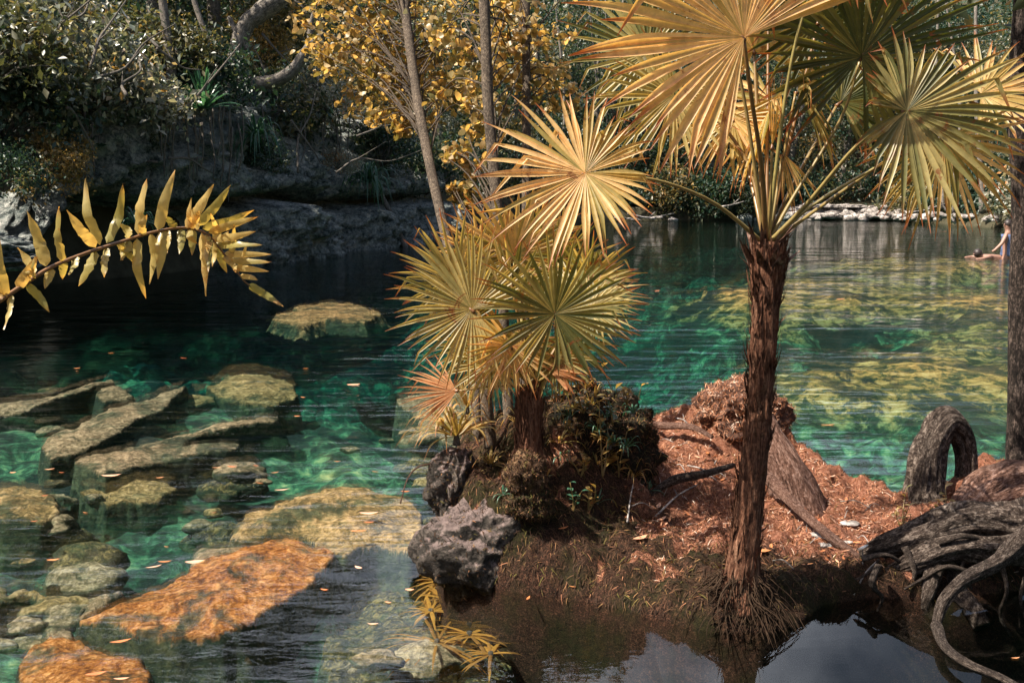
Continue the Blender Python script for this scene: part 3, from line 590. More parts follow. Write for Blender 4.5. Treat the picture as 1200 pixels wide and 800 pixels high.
pole('fallen pale trunk slanting into the water below the hanging grass', [(444, 222, 29.6), (460, 255, 29.6), (474, 287, 29.6), (478, 296, 29.6)], [.07, .08, .09], group='thin bare trunks in the forest')
pole('grey sapling left of the pale cliff', [(372, 150, 27), (374, 100, 27), (378, 40, 27), (385, -20, 27)], [.06, .04])
pole('orange brown straight trunk on the far bank under the right fan leaves', [(1009, 236, 61), (1006, 190, 61), (1000, 130, 61), (1001, 60, 61), (1004, 0, 61)], [.2, .17, .15, .13], mat='redwood')
for i, (px, y0, D, w, l) in enumerate([(700, 245, 58, .12, 'white'), (711, 243, 59, .07, 'thin'), (728, 246, 58, .1, 'slanting'), (832, 240, 60, .09, 'dim'), (838, 240, 60, .06, 'hair thin'), (1105, 245, 50, .12, 'knotted'), (1118, 250, 48, .1, 'silvery'), (655, 240, 54, .12, 'half hidden'), (1152, 250, 46, .15, 'stout')]):
    pole(f'{l} pale stem standing at the water on the far bank', [(px, y0, D), (px + random.uniform(-4, 4), y0 - 50, D), (px + random.uniform(-10, 10), y0 - 130, D), (px + random.uniform(-12, 12), -10, D)], [w, w * .7, w * .5], n=16)

# aerial roots / vines hanging on the cliff
random.seed(31)
for i in range(34):
    px = random.uniform(190, 285) if i < 20 else random.uniform(100, 460); D = (21.2 if px < 300 else 25) - 2.2 + (px - 240) * .02 if px < 300 else 22 + (px - 300) * .045
    y0 = random.uniform(120, 150); y1 = y0 + random.uniform(40, 90); mb = MB()
    W = [P(px + random.uniform(-3, 3), y0 + (y1 - y0) * t, D) for t in (0, .33, .66, 1)]
    mb.tube(W, [.022, .012], 5, 10)
    mb.build('hanging_vine', M['bgbark'], loc=W[0], label='thin pale vine hanging down the cliff face' if i >= 20 else 'pale aerial root hanging below the strap plant', cat='vine', group='vines hanging on the cliff' if i >= 20 else 'aerial roots under the strap plant')

random.seed(88)
for i in range(20):
    px = random.uniform(20, 440); py = random.uniform(20, 200); D = (16.0 if px < 150 else 18.5 if px < 280 else 23) - .8; a = random.uniform(-1.2, 1.2) + (0 if i % 2 else 1.6); ln = random.uniform(50, 120); mb = MB()
    W = [P(px + math.cos(a) * ln * t + random.uniform(-7, 7), py - math.sin(a) * ln * t + random.uniform(-7, 7), D + t * .6) for t in (0, .33, .66, 1)]
    mb.tube(W, [.03, .02, .01], 6, 14); mb.tube([W[1], W[1].lerp(W[2], .5) + Vector((random.uniform(-.3, .3), 0, random.uniform(-.1, .5)))], [.014, .006], 5, 5)
    mb.build('bare_branch', M['bgbark'], loc=W[0], label='thin bare pale branch tangled in front of the cliff and its shrubs', cat='branch', group='bare branches tangled over the cliff')
# strap leaved plants
def rosette(name, label, c, n, L, w, mat, droop=.6, elmin=.2, elmax=1.4, seed=0, group=None, cat='plant', az=None):
    random.seed(seed); r = root(name, c, label, cat, group); mb = MB(); c = Vector(c)
    for k in range(n):
        a = random.uniform(*(az or (0, 6.28))); el = random.uniform(elmin, elmax); ll = L * random.uniform(.65, 1.1)
        d = Vector((math.cos(a) * math.cos(el), math.sin(a) * math.cos(el), math.sin(el)))
        pts = [c, c + d * ll * .4, c + d * ll * .75 + Vector((0, 0, -droop * ll * .18)), c + d * ll * .95 + Vector((0, 0, -droop * ll * .55))]
        mb.strap(pts, w * random.uniform(.7, 1.2), 9, .35, side=Vector((-math.sin(a), math.cos(a), .1)), lv=random.random(), taper=2, broad=.15)
    mb.build('foliage', M[mat], r); mb2 = MB(); mb2.tube([c + Vector((0, 0, -.12 * L)), c + Vector((0, 0, .05 * L))], [w * 2.2, w * 1.2], 8, 4); mb2.build('stem', M['bgbark'], r)
    return r
rosette('strap_plant', 'big dark spiky strap leaved plant perched on the cliff edge', P(238, 128, 18.6), 60, .95, .035, 'rosette', .35, .1, 1.5, 41)
rosette('strap_plant', 'fountain of drooping grassy leaves hanging low on the cliff by the fallen trunk', P(432, 215, 27.4), 70, 1.25, .03, 'rosette', 1.5, .1, 1.4, 42)
rosette('strap_plant', 'dark grassy tuft drooping on the middle of the cliff face', P(300, 160, 20.8), 60, .95, .025, 'rosette', 1.6, 0, 1.3, 43)
rosette('strap_plant', 'small dark grassy tuft low in the shade of the cliff', P(160, 262, 15.6), 40, .55, .02, 'rosette', 1.2, 0, 1.2, 44)

# far bank: stones, ledge, benches
def rock(name, label, c, r, mat, seed, sc=(1, 1, .7), group=None, sub=3, amp=.5, cat='rock', fine=.1):
    import bmesh
    bm = bmesh.new(); bmesh.ops.create_icosphere(bm, subdivisions=sub, radius=1); V = np.array([tuple(v.co) for v in bm.verts]); Fc = np.array([[v.index for v in f.verts] for f in bm.faces]); bm.free()
    n = fbm(V, 1.1, 3, seed); n2 = fbm(V, 4, 4, seed + 3); V = V * (1 + amp * n + fine * n2)[:, None] * np.array(sc) * r + np.array(c)
    return mk(name, V, Fc, mat, loc=tuple(c), label=label, cat=cat, **({'group': group} if group else {}))
for c, rr_, mm, i in stones:
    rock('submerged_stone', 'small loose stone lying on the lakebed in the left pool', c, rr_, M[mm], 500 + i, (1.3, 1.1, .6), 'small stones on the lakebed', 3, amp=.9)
random.seed(14)
for i in range(95):
    px = random.uniform(925, 1062); t = random.random(); py = 257 - t * 14; D = 57.5 - .6 + t * 1.2
    if px > 1040 and t > .6: py += 5
    rock('shore_stone', 'pale rough stone in the low dry bank across the pool', P(px, py, 58.1 - (px - 880) / 60 - .2 + t * .9), random.uniform(.16, .36), M['stone'], i, (1.2, 1, .7), 'stones of the low bank across the pool', 2, amp=1.3)
for i in range(12):
    px = random.uniform(860, 935); rock('shore_stone', 'shaded mossy stone at the waterline left of the pale bank', P(px, 254 + random.random() * 5, 57), random.uniform(.15, .35), M['cliff'], 60 + i, (1.2, 1, .7), 'dark stones beside the pale bank', 2)
for i in range(22):
    px = random.uniform(1062, 1170); rock('shore_stone', 'pale stone on the dark right hand bank near the palm leaf tips', P(px, 252 + random.random() * 6, 50 - (px - 1062) * .05), random.uniform(.1, .3), M['stone'], 80 + i, (1.3, 1, .6), 'scattered stones on the right hand bank', 2, amp=1.4)
for i in range(12):
    px = random.uniform(705, 790); rock('shore_stone', 'small pale stone on the far waterline behind the left fan leaf', P(px, 255 + random.random() * 3, 55), random.uniform(.08, .2), M['stone'], 110 + i, (1.5, 1, .5), 'pale stones on the far waterline', 2)
def boxv(c, s):
    x, y, z_ = c; a, b, h_ = s
    V = [(x + i * a / 2, y + j * b / 2, z_ + k * h_ / 2) for k in (-1, 1) for j in (-1, 1) for i in (-1, 1)]
    return V, [(0, 2, 3, 1), (4, 5, 7, 6), (0, 1, 5, 4), (2, 6, 7, 3), (0, 4, 6, 2), (1, 3, 7, 5)]
def slabmesh(label, pa, pb, depth, th, name='ledge', mat='stone', cat='ledge'):
    mb = MB(); n = 16; rng = random.Random(7); A, B = Vector(pa), Vector(pb); V = []; 
    for i in range(n + 1):
        p = A.lerp(B, i / n); j = rng.uniform(-.08, .08)
        V += [(p.x, p.y - depth / 2 + j, p.z - th), (p.x, p.y - depth / 2 + j * 1.4, p.z + rng.uniform(-.03, .03)), (p.x, p.y + depth / 2, p.z + .02), (p.x, p.y + depth / 2, p.z - th)]
    Fc = [(i * 4 + k, i * 4 + (k + 1) % 4, (i + 1) * 4 + (k + 1) % 4, (i + 1) * 4 + k) for i in range(n) for k in range(4)] + [(0, 3, 2, 1), (n * 4, n * 4 + 1, n * 4 + 2, n * 4 + 3)]
    mb.add(V, Fc); return mb.build(name, M[mat], loc=tuple(A.lerp(B, .5)), label=label, cat=cat, smooth=False)
slabmesh('long pale stone ledge topping the bank across the pool', P(936, 240, 57.6), P(1012, 240, 56.6), 1.2, .14)
slabmesh('shorter pale ledge right of the orange brown trunk', P(1015, 233, 60.5), P(1058, 234, 60), 1.2, .15)
M['benchwood'] = mat_simple('red_brown_bench_wood', (.30, .13, .075), .8, .2, 20)
def bench(px, py, D, L, label):
    p = P(px, py, D); r = root('bench', (p.x, p.y, p.z - .3), label, 'bench', 'wooden benches on the far bank')
    mb = MB(); mb.add(*boxv((p.x, p.y, p.z), (L, .42, .07))); mb.build('seat', M['benchwood'], r, smooth=False)
    mb = MB(); mb.add(*boxv((p.x, p.y + .24, p.z + .27), (L, .06, .34))); mb.build('backrest', M['benchwood'], r, smooth=False)
    for s_ in (-1, 1):
        mb = MB(); mb.add(*boxv((p.x + s_ * (L / 2 - .15), p.y, p.z - .2), (.1, .36, .33))); mb.build('leg', M['benchwood'], r, smooth=False)
bench(972, 233, 60.5, 2.0, 'low red brown wooden bench behind the pale stone ledge')

# dead branches at the far waterline
for i, (a, b_, c_) in enumerate([((842, 243), (858, 240), (872, 236)), ((1120, 262), (1108, 245), (1098, 232)), ((1062, 250), (1085, 246), (1110, 238)), ((735, 250), (760, 255), (790, 250))]):
    D = 55 if i in (0, 3) else 47; mb = MB(); W = [P(*a, D), P(*b_, D), P(*c_, D)]; mb.tube(W, [.07, .03], 6, 8); mb.tube([W[1], P(b_[0] + 8, b_[1] - 7, D)], [.04, .02], 5, 4)
    mb.build('dead_branch', M['stone'], loc=W[0], label=['bleached branch at the waterline left of the palm crown', 'bleached branch rising from the right bank', 'long bleached branch lying across the right bank', 'bleached branch lying along the far waterline'][i], cat='branch', group='dead branches on the far bank')

# ---------------------------------------------------------------- fan palms
def fan(parent, hub, R, xd, nd, pet, nseg=34, spread=170, droop=.5, cone=.15, seed=0, mat='fan', petr=.008, lenf=None, fused=.36, label=None, broken=.14, lvb=.5, maxw=1.0):
    """a palmate leaf: hub, segment length, direction away from the petiole, face normal, petiole path"""
    rng = random.Random(seed); X = Vector(xd).normalized(); N = Vector(nd); N = (N - X * N.dot(X)).normalized(); Yv = N.cross(X)
    nseg = int(nseg * 1.15); sp = math.radians(spread); da = 2 * sp / nseg; mb = MB(); hub = Vector(hub); n = 12
    for i in range(nseg):
        a = -sp + (i + .5) * da; aa = abs(a) / sp
        d = (X * math.cos(a) + Yv * math.sin(a) + N * cone * (1 + .25 * rng.uniform(-1, 1))).normalized()
        L = R * (1.0 - .22 * aa ** 2) * rng.uniform(.82, 1.06) * (lenf(a) if lenf else 1)
        f = fused * rng.uniform(.85, 1.15); wf = math.tan(da / 2) * R * fused * 1.12 * maxw
        p = hub.copy(); V = []; tv = []; up = N.copy(); kink = rng.random() < broken; kt = rng.uniform(.5, .85); off = rng.uniform(-.2, .2); dr = droop * rng.uniform(.3, 1.7)
        ax = d.cross(N).normalized(); lift = rng.uniform(-.28, .28)
        for k in range(n + 1):
            t = k / n
            if k:
                p = p + d * (L / n)
                g = dr * (t ** 2) * 2.2 / n
                if kink and abs(t - kt) < .5 / n + .001: g += rng.uniform(.8, 2.2)
                d = (d + Vector((0, 0, -1)) * g + ax * off / n + N * lift * t / n * 2).normalized()
            sd = up.cross(d).normalized(); nn = d.cross(sd) * 1.0
            if t <= f: w = math.tan(da / 2) * max(t * L, .004) * 1.02
            else:
                q = (t - f) / (1 - f); w0 = math.tan(da / 2) * f * L; w = max(.0006, (w0 + (wf - w0) * min(1, q * 3)) * (1 - q ** 1.8))
            fd = w * (.75 if t <= f else .75 + .15 * t)
            V += [p - sd * w + nn * fd * .5, p - nn * fd * .5, p + sd * w + nn * fd * .5]; tv += [t] * 3
            up = (N * .7 + nn * .3) if not kink else nn
        Fc = []
        for k in range(n): b = k * 3; Fc += [(b, b + 1, b + 4, b + 3), (b + 1, b + 2, b + 5, b + 4)]
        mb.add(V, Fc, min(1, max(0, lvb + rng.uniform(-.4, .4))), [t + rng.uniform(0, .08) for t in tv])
    o = mb.build('leaf', M[mat], parent)
    if label: o['label'] = label
    m2 = MB(); m2.tube(pet, [petr * 1.5, petr, petr * .8], 7, 18, lv=rng.random(), flat=.7); m2.tube([pet[-1] if isinstance(pet[-1], Vector) else Vector(pet[-1]), hub + X * .012], [petr * 1.3, petr * .4], 6, 3, lv=0)
    m2.build('petiole', M['petiole'], o)
    return o

base = P(868, 688, 3.76)
palm = root('fan_palm', base, 'tall fan palm with shaggy red brown trunk standing at the front edge of the islet', 'palm')
mb = MB(); TP = [P(866, 715, 3.76), P(870, 670, 3.76), P(878, 590, 3.77), P(888, 500, 3.78), P(893, 420, 3.8), P(898, 340, 3.8), P(900, 285, 3.8)]
C = mb.tube(TP, [.095, .07, .056, .051, .05, .047, .048, .048, .062, .06], 26, 60, lump=.13, freq=1.6, seed=3)
rng = random.Random(8)
CT = [c for c in C]
# old leaf boots and fibres hugging the trunk
for i in range(520):
    t = rng.random() ** .8; idx = int(t * (len(CT) - 4)) + 1; c = CT[idx]; a = rng.uniform(0, 6.28)
    rr = float(np.interp(idx / len(CT), np.linspace(0, 1, 10), [.095, .07, .056, .051, .05, .047, .048, .048, .062, .06]))
    o = Vector((math.cos(a), math.sin(a), 0)); ln = rng.uniform(.04, .13); hi_ = idx / len(CT)
    b0 = c + o * rr * .93; e = b0 + Vector((0, 0, ln)) + o * rng.uniform(.003, .02 + .02 * max(0, hi_ - .6)); e += Vector((rng.uniform(-.02, .02), rng.uniform(-.02, .02), 0))
    mb.strap([b0, b0.lerp(e, .5) + o * .006, e], rng.uniform(.003, .013), 4, .3, side=Vector((-o.y, o.x, rng.uniform(-.3, .3))), taper=1.2)
mb.build('trunk', M['palmbark'], palm)
mb = MB()
for i in range(420):
    a = rng.uniform(0, 6.28); o = Vector((math.cos(a), math.sin(a) * .8, 0)); b0 = base + o * rng.uniform(.05, .09) + Vector((0, 0, rng.uniform(-.06, .07))); R_ = rng.uniform(.03, .2) * rng.uniform(.5, 1.2)
    pts = [b0]
    for q in (.35, .7, 1.0):
        p = base + o * (.06 + R_ * q) + Vector((rng.uniform(-.03, .03), rng.uniform(-.03, .03), 0)); p.z = b0.z * (1 - q ** 1.6) + q ** 1.6 * rng.uniform(-.03, .01); p.z = max(p.z, min(b0.z, hz(p.x, p.y) + rng.uniform(0, .012))); pts.append(p)
    mb.tube(pts, [rng.uniform(.0012, .003) * (2.2 if i % 17 == 0 else 1), .001], 4, 10, lump=.3)
mb.build('roots', mat_simple('fibrous_palm_roots', (.045, .028, .018), .9, .1, 60, .8, .6, .004), palm)
cr = P(898, 288, 3.8)
def pt(*a): return P(*a)
T = Vector((0, -1, 0))      # towards the camera
up = Vector((0, 0, 1))
# crown boots (thick pale leaf bases)
mb = MB()
for i in range(34):
    a = rng.uniform(0, 6.28); o = Vector((math.cos(a), math.sin(a), 0)); b0 = cr + o * .045 + Vector((0, 0, rng.uniform(-.12, .02))); e = b0 + o * rng.uniform(.03, .09) + Vector((0, 0, rng.uniform(.05, .12)))
    mb.strap([b0, b0.lerp(e, .5), e + o * .01], rng.uniform(.008, .02), 6, .6, side=Vector((-o.y, o.x, 0)), taper=2, lv=rng.random())
mb.build('leaf_bases', M['redwood'], palm)
def L1d(a): return 1.0
fan(palm, pt(686, 203, 3.45), .44, (-1, .0, -.15), (-.12, -.9, .45), [cr, pt(840, 240, 3.7), pt(780, 214, 3.55), pt(730, 206, 3.5), pt(690, 204, 3.47)], 46, 176, .30, .10, 101, lvb=.6, lenf=lambda a: .76 + .24 * max(0, math.cos(a)), label='big sunlit round fan leaf on a long stalk reaching left')
fan(palm, pt(872, 44, 3.3), .60, (-.75, .0, .62), (-.35, -.85, .45), [cr, pt(893, 200, 3.6), pt(880, 110, 3.4), pt(872, 48, 3.31)], 38, 122, .34, .12, 102, fused=.5, lvb=.85, label='large glowing orange fan leaf held high above the trunk')
fan(palm, pt(790, 112, 3.9), .36, (-.5, 0, -1), (-.2, -1, -.1), [cr, pt(880, 200, 3.9), pt(840, 140, 3.95), pt(795, 114, 3.92)], 34, 150, .35, .1, 103, mat='fangreen', lvb=.95)
fan(palm, pt(760, 62, 4.15), .40, (-1, .2, .1), (-.1, -1, .2), [cr, pt(870, 180, 4.0), pt(820, 100, 4.1), pt(765, 63, 4.15)], 34, 150, .4, .1, 104, mat='fangreen', lvb=.6)
fan(palm, pt(1010, 66, 3.7), .54, (.3, 0, 1), (-.1, -.9, -.5), [cr, pt(930, 230, 3.8), pt(985, 140, 3.78), pt(1008, 70, 3.72)], 44, 160, .3, .1, 105, mat='fangreen', lvb=.15, label='dark green fan leaf opening upwards, in shade')  # low tone and darker green paint the leaf's shade into its colour
fan(palm, pt(1063, 130, 3.45), .50, (1, 0, .12), (-.15, -1, .25), [cr, pt(945, 240, 3.7), pt(1005, 170, 3.55), pt(1058, 133, 3.47)], 40, 165, .42, .06, 106, mat='fangreen', lvb=.6, broken=.25, petr=.011, lenf=lambda a: (1 if abs(a) < .5 else .62 if a > .5 else .95) * (1 - .4 * sstep(1.6, 2.6, abs(a))), label='ragged green and brown fan leaf at right with bent tips')
fan(palm, pt(1105, 162, 3.75), .42, (.2, 0, -1), (.1, -1, .1), [cr, pt(950, 242, 3.8), pt(1020, 200, 3.78), pt(1075, 172, 3.76), pt(1102, 163, 3.75)], 30, 105, .45, .1, 107, lvb=.5, label='yellow fan leaf hanging down at right')
fan(palm, pt(905, 118, 3.95), .40, (-.2, .3, -.9), (-.95, -.2, .25), [cr, pt(898, 200, 3.9), pt(902, 122, 3.95)], 26, 120, .7, .3, 108, lvb=.45, label='narrow folded leaf drooping behind the stalks')
fan(palm, pt(935, 105, 3.85), .36, (.25, .1, -.8), (.9, -.35, .25), [cr, pt(915, 200, 3.85), pt(932, 110, 3.85)], 26, 120, .7, .3, 109, mat='fangreen', lvb=.7)
fan(palm, pt(985, 120, 4.1), .34, (.6, .2, .5), (-.2, -1, .1), [cr, pt(930, 215, 3.95), pt(980, 125, 4.1)], 30, 120, .4, .15, 110, mat='fangreen', lvb=.3)
fan(palm, pt(884, 60, 4.05), .40, (-.3, 0, 1), (.2, -1, .2), [cr, pt(890, 180, 3.95), pt(884, 64, 4.05)], 30, 130, .3, .15, 111, lvb=.6)
fan(palm, pt(905, 172, 3.72), .27, (0, .1, 1), (.8, -.6, 0), [cr, pt(902, 240, 3.75), pt(905, 176, 3.72)], 16, 28, .1, .05, 112, lvb=.5, label='young upright leaf still half folded')
fan(palm, pt(918, 180, 3.85), .25, (.15, .1, -1), (.3, -.8, .4), [cr, pt(908, 240, 3.8), pt(916, 184, 3.84)], 14, 40, .6, .3, 113, lvb=.6)
fan(palm, pt(790, -110, 3.45), .45, (-.5, 0, 1), (-.3, -.3, .9), [cr, pt(860, 60, 3.6), pt(792, -105, 3.46)], 34, 160, .5, .1, 114, mat='fangreen', lvb=.5)  # unseen leaf above the frame, added to shadow the leaf below
fan(palm, pt(985, -95, 3.5), .45, (.4, 0, 1), (.3, -.3, .9), [cr, pt(930, 60, 3.6), pt(983, -90, 3.5)], 34, 160, .5, .1, 115, mat='fangreen', lvb=.5)  # second added leaf out of view, placed for its spiky shadow
fan(palm, pt(900, -70, 4.1), .42, (0, .5, 1), (0, .4, .9), [cr, pt(900, 60, 4.0), pt(900, -66, 4.1)], 34, 160, .5, .1, 116, mat='fangreen', lvb=.4)
fan(palm, pt(960, 25, 3.95), .42, (-.1, 0, 1), (.1, -1, -.2), [cr, pt(920, 190, 3.9), pt(958, 30, 3.95)], 32, 150, .35, .15, 117, mat='fangreen', lvb=.1, label='dark shaded leaf between the glowing leaf and the upright green one')  # darkest tone of the green material stands in for shade
fan(palm, pt(858, 138, 4.0), .30, (-.3, 0, -1), (-.3, -.9, .3), [cr, pt(885, 215, 3.95), pt(860, 142, 4.0)], 26, 130, .45, .15, 118, lvb=.5)
fan(palm, pt(1150, 110, 4.0), .36, (1, .1, .1), (-.3, -.8, .6), [cr, pt(1000, 215, 3.9), pt(1146, 114, 4.0)], 28, 120, .5, .1, 119, lvb=.5, label='yellow tipped leaf behind the ragged one at right')
# small palm
b2 = P(620, 522, 4.25); c2 = P(622, 452, 4.27)
palm2 = root('fan_palm', b2, 'young bushy fan palm with short fibrous trunk on the mossy end of the islet', 'palm')
mb = MB(); C = mb.tube([P(619, 535, 4.25), b2, P(620, 490, 4.26), c2], [.068, .06, .052, .06, .05], 20, 30, lump=.18, freq=1.6, seed=6)
for i in range(260):
    idx = rng.randrange(2, len(C) - 2); c = C[idx]; a = rng.uniform(0, 6.28); o = Vector((math.cos(a), math.sin(a), 0)); ln = rng.uniform(.04, .14)
    b0 = c + o * .05; e = b0 + Vector((0, 0, ln)) + o * rng.uniform(.003, .03)
    mb.strap([b0, b0.lerp(e, .5) + o * .006, e], rng.uniform(.003, .009), 4, .3, side=Vector((-o.y, o.x, rng.uniform(-.3, .3))), taper=1.2)
mb.build('trunk', M['palmbark'], palm2)
fan(palm2, pt(650, 368, 4.0), .38, (.1, 0, 1), (0, -1, .25), [c2, pt(650, 430, 4.1), pt(651, 372, 4.02)], 40, 172, .3, .12, 201, mat='fangreen', lvb=.4, label='dark round fan leaf facing forward in the middle')  # darker green material paints in the shade of the leaves above
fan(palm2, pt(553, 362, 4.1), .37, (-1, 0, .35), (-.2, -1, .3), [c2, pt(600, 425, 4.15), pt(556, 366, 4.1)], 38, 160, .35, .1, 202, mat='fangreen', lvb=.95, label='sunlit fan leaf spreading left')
fan(palm2, pt(602, 300, 4.5), .37, (-.15, 0, 1), (.1, -1, .2), [c2, pt(612, 380, 4.4), pt(602, 305, 4.5)], 32, 150, .2, .1, 203, lvb=.35)
fan(palm2, pt(672, 345, 4.35), .33, (1, .1, .1), (.1, -.55, .8), [c2, pt(655, 400, 4.3), pt(670, 350, 4.35)], 32, 130, .35, .12, 204, mat='fangreen', lvb=.7)
fan(palm2, pt(650, 318, 4.6), .33, (.4, 0, 1), (.1, -1, .1), [c2, pt(640, 390, 4.45), pt(650, 322, 4.6)], 32, 150, .2, .1, 205, mat='fangreen', lvb=.6)
fan(palm2, pt(690, 362, 4.15), .23, (1, -.1, -.05), (-.2, -.8, .6), [c2, pt(665, 405, 4.2), pt(688, 364, 4.15)], 26, 100, .2, .1, 206, mat='fangreen', lvb=.8)
fan(palm2, pt(642, 432, 4.2), .17, (1, 0, 0), (0, -1, .35), [c2, pt(630, 442, 4.2), pt(641, 433, 4.2)], 14, 50, .15, .1, 207, mat='fandry', lvb=.5, label='short dead orange fan leaf at right', fused=.7)
fan(palm2, pt(535, 458, 4.25), .25, (-1, 0, .02), (0, -.8, .5), [c2, pt(580, 452, 4.25), pt(537, 458, 4.25)], 20, 62, .25, .1, 208, mat='fandry', lvb=.6, label='dead orange fan leaf low at left')
fan(palm2, pt(590, 385, 4.35), .30, (-.4, 0, -1), (0, -1, .1), [c2, pt(600, 420, 4.3), pt(590, 388, 4.35)], 30, 130, .35, .1, 209, lvb=.3)
fan(palm2, pt(660, 395, 4.4), .28, (.4, 0, -1), (0, -1, .1), [c2, pt(645, 425, 4.35), pt(659, 398, 4.4)], 28, 110, .4, .1, 210, mat='fangreen', lvb=.5)
fan(palm2, pt(535, 330, 4.35), .33, (-.5, 0, 1), (.1, -1, .1), [c2, pt(585, 400, 4.3), pt(538, 334, 4.35)], 28, 120, .2, .1, 211, mat='fangreen', lvb=.9)
fan(palm2, pt(625, 285, 4.75), .28, (.1, 0, 1), (.2, -1, 0), [c2, pt(625, 370, 4.6), pt(625, 290, 4.75)], 26, 120, .15, .1, 212, lvb=.7)
for i, (hx_, hy_, hd, r_, xd_, m_) in enumerate([(575, 425, 4.2, .22, (-.6, 0, -.6), 'fangreen'), (600, 405, 4.1, .24, (-.3, 0, -1), 'fan'), (560, 400, 4.35, .26, (-.8, 0, -.3), 'fangreen'), (648, 415, 4.2, .22, (.5, 0, -.8), 'fangreen'), (600, 345, 4.3, .3, (0, 0, 1), 'fangreen'), (690, 330, 4.5, .26, (.7, 0, .6), 'fangreen'), (560, 300, 4.6, .26, (-.4, 0, 1), 'fan')]):
    fan(palm2, pt(hx_, hy_, hd), r_, xd_, (random.uniform(-.5, .5), -1, random.uniform(0, .5)), [c2, pt((hx_ + 622) / 2, min(hy_, 440) + 5, 4.25), pt(hx_, hy_ + 3, hd)], 26, 130, .4, .2, 230 + i, mat=m_, lvb=.7)
fan(palm2, pt(622, 385, 4.22), .2, (0, 0, 1), (.9, -.4, 0), [c2, pt(621, 420, 4.25), pt(622, 388, 4.22)], 12, 22, .1, .05, 213, lvb=.6, label='half folded spear leaf')

# slender saplings behind the small palm, with golden round leaves high up
def gold_tree(name, label, pts, rad, leafspots, seed, n=900, leaf=.034, group=None):
    W = [P(*p) for p in pts]; r = root(name, W[0], label, 'tree', group); mb = MB(); W = mb.tube(W, rad, 12, 44, lump=.1, seed=seed, freq=1.4)
    rg = np.random.default_rng(seed); rd = random.Random(seed); Cs = []
    for (px, py, D, s_) in leafspots:
        c = P(px, py, D + .45); near = min(W, key=lambda w: (w - c).length)
        for k in range(7):
            lowr = [w for w in W if w.z < c.z + .1] or W; near = sorted(lowr, key=lambda w: (w - c).length)[rd.randrange(min(9, len(lowr)))]
            e = c + Vector((rd.uniform(-1, 1), rd.uniform(-1, 1), rd.uniform(-1, 1))) * s_ * 1.15
            mb.tube([near, near.lerp(e, .5) + Vector((rd.uniform(-.05, .05), 0, .07)), e], [.006, .002], 5, 6)
            Cs.append(rg.normal(size=(int(n / len(leafspots) / 7), 3)) * s_ * .24 + np.array(e))
    mb.build('trunk', M['bark'], r)
    if Cs:
        Cs = np.concatenate(Cs); m = len(Cs); d = rg.normal(size=(m, 3)); d[:, 2] = d[:, 2] * .5 - .5; d /= np.linalg.norm(d, axis=1)[:, None]
        q = rg.normal(size=(m, 3)); sx = np.cross(d, q); sx /= np.linalg.norm(sx, axis=1)[:, None]; nn = np.cross(sx, d); L = (leaf * (.6 + .8 * rg.random(m)))[:, None]
        prof = [(-1, 0), (-.6, .42), (0, .58), (.6, .42), (1, 0), (.6, -.42), (0, -.58), (-.6, -.42)]
        V = np.stack([Cs + d * L * a + sx * L * b_ + nn * L * (.25 * abs(b_) - .2 * a * a) for a, b_ in prof], 1).reshape(-1, 3)
        a = np.arange(m) * 8; Fq = np.concatenate([np.stack([a, a + 1, a + 7], 1), np.stack([a + 3, a + 4, a + 5], 1)]); Fq2 = np.concatenate([np.stack([a + 1, a + 2, a + 6, a + 7], 1), np.stack([a + 2, a + 3, a + 5, a + 6], 1)])
        tri = np.concatenate([Fq, Fq2[:, [0, 1, 2]], Fq2[:, [0, 2, 3]]]); mk('crown', V, tri, M['gold'], r, attrs={'lv': np.repeat(np.clip(rg.random(m) * .8 + .1, 0, 1), 8)}, smooth=False)
    return r
G2 = 'slender golden leaved trees behind the young palm'
gold_tree('slender_tree', 'slender leaning tree with speckled trunk and glowing golden leaves left of the young palm', [(560, 520, 4.9), (552, 400, 5.1), (528, 300, 5.5), (505, 200, 5.9), (488, 110, 6.3), (476, 20, 6.7), (468, -60, 7.0)], [.022, .027, .029, .030, .030],
          [(470, 45, 6.6, .3), (410, 90, 6.7, .22), (540, 40, 6.6, .25), (480, 110, 6.4, .2), (425, 40, 6.6, .34), (455, 75, 6.5, .25), (400, 15, 6.7, .3), (440, 5, 6.6, .3), (455, 130, 6.3, .14), (520, 60, 6.4, .3), (500, 20, 6.6, .3), (520, 115, 6.3, .22), (395, 60, 6.9, .2), (450, -30, 6.7, .35), (480, -60, 6.9, .35)], 61, 3600, .027, G2)
gold_tree('slender_tree', 'upright slender tree with mossy trunk rising behind the young palm leaves', [(597, 520, 4.9), (592, 400, 5.0), (584, 260, 5.1), (573, 130, 5.2), (568, 20, 5.3), (564, -60, 5.4)], [.024, .026, .028, .028],
          [(545, 70, 5.6, .2), (600, 40, 5.6, .22), (560, 150, 5.5, .14), (545, 195, 5.4, .09), (540, 228, 5.4, .07), (610, 90, 5.7, .18), (570, -30, 5.5, .4), (548, 25, 5.5, .2)], 62, 1300, .027, G2)
gold_tree('slender_tree', 'thin reddish stem right of the upright slender tree, half lost in shade', [(612, 520, 5.1), (616, 300, 5.7), (617, 120, 6.0), (616, -40, 6.2)], [.026, .026, .024], [(630, 60, 6.1, .2), (640, 10, 6.1, .25), (600, -10, 6.1, .25), (650, 100, 6.2, .12)], 63, 700, .025, G2)
gold_tree('slender_tree', 'short dark stem hidden among the young palm leaves, leaning left', [(575, 525, 4.6), (568, 450, 4.6), (562, 380, 4.7), (556, 330, 4.8)], [.03, .026, .02], [], 64, group=G2)
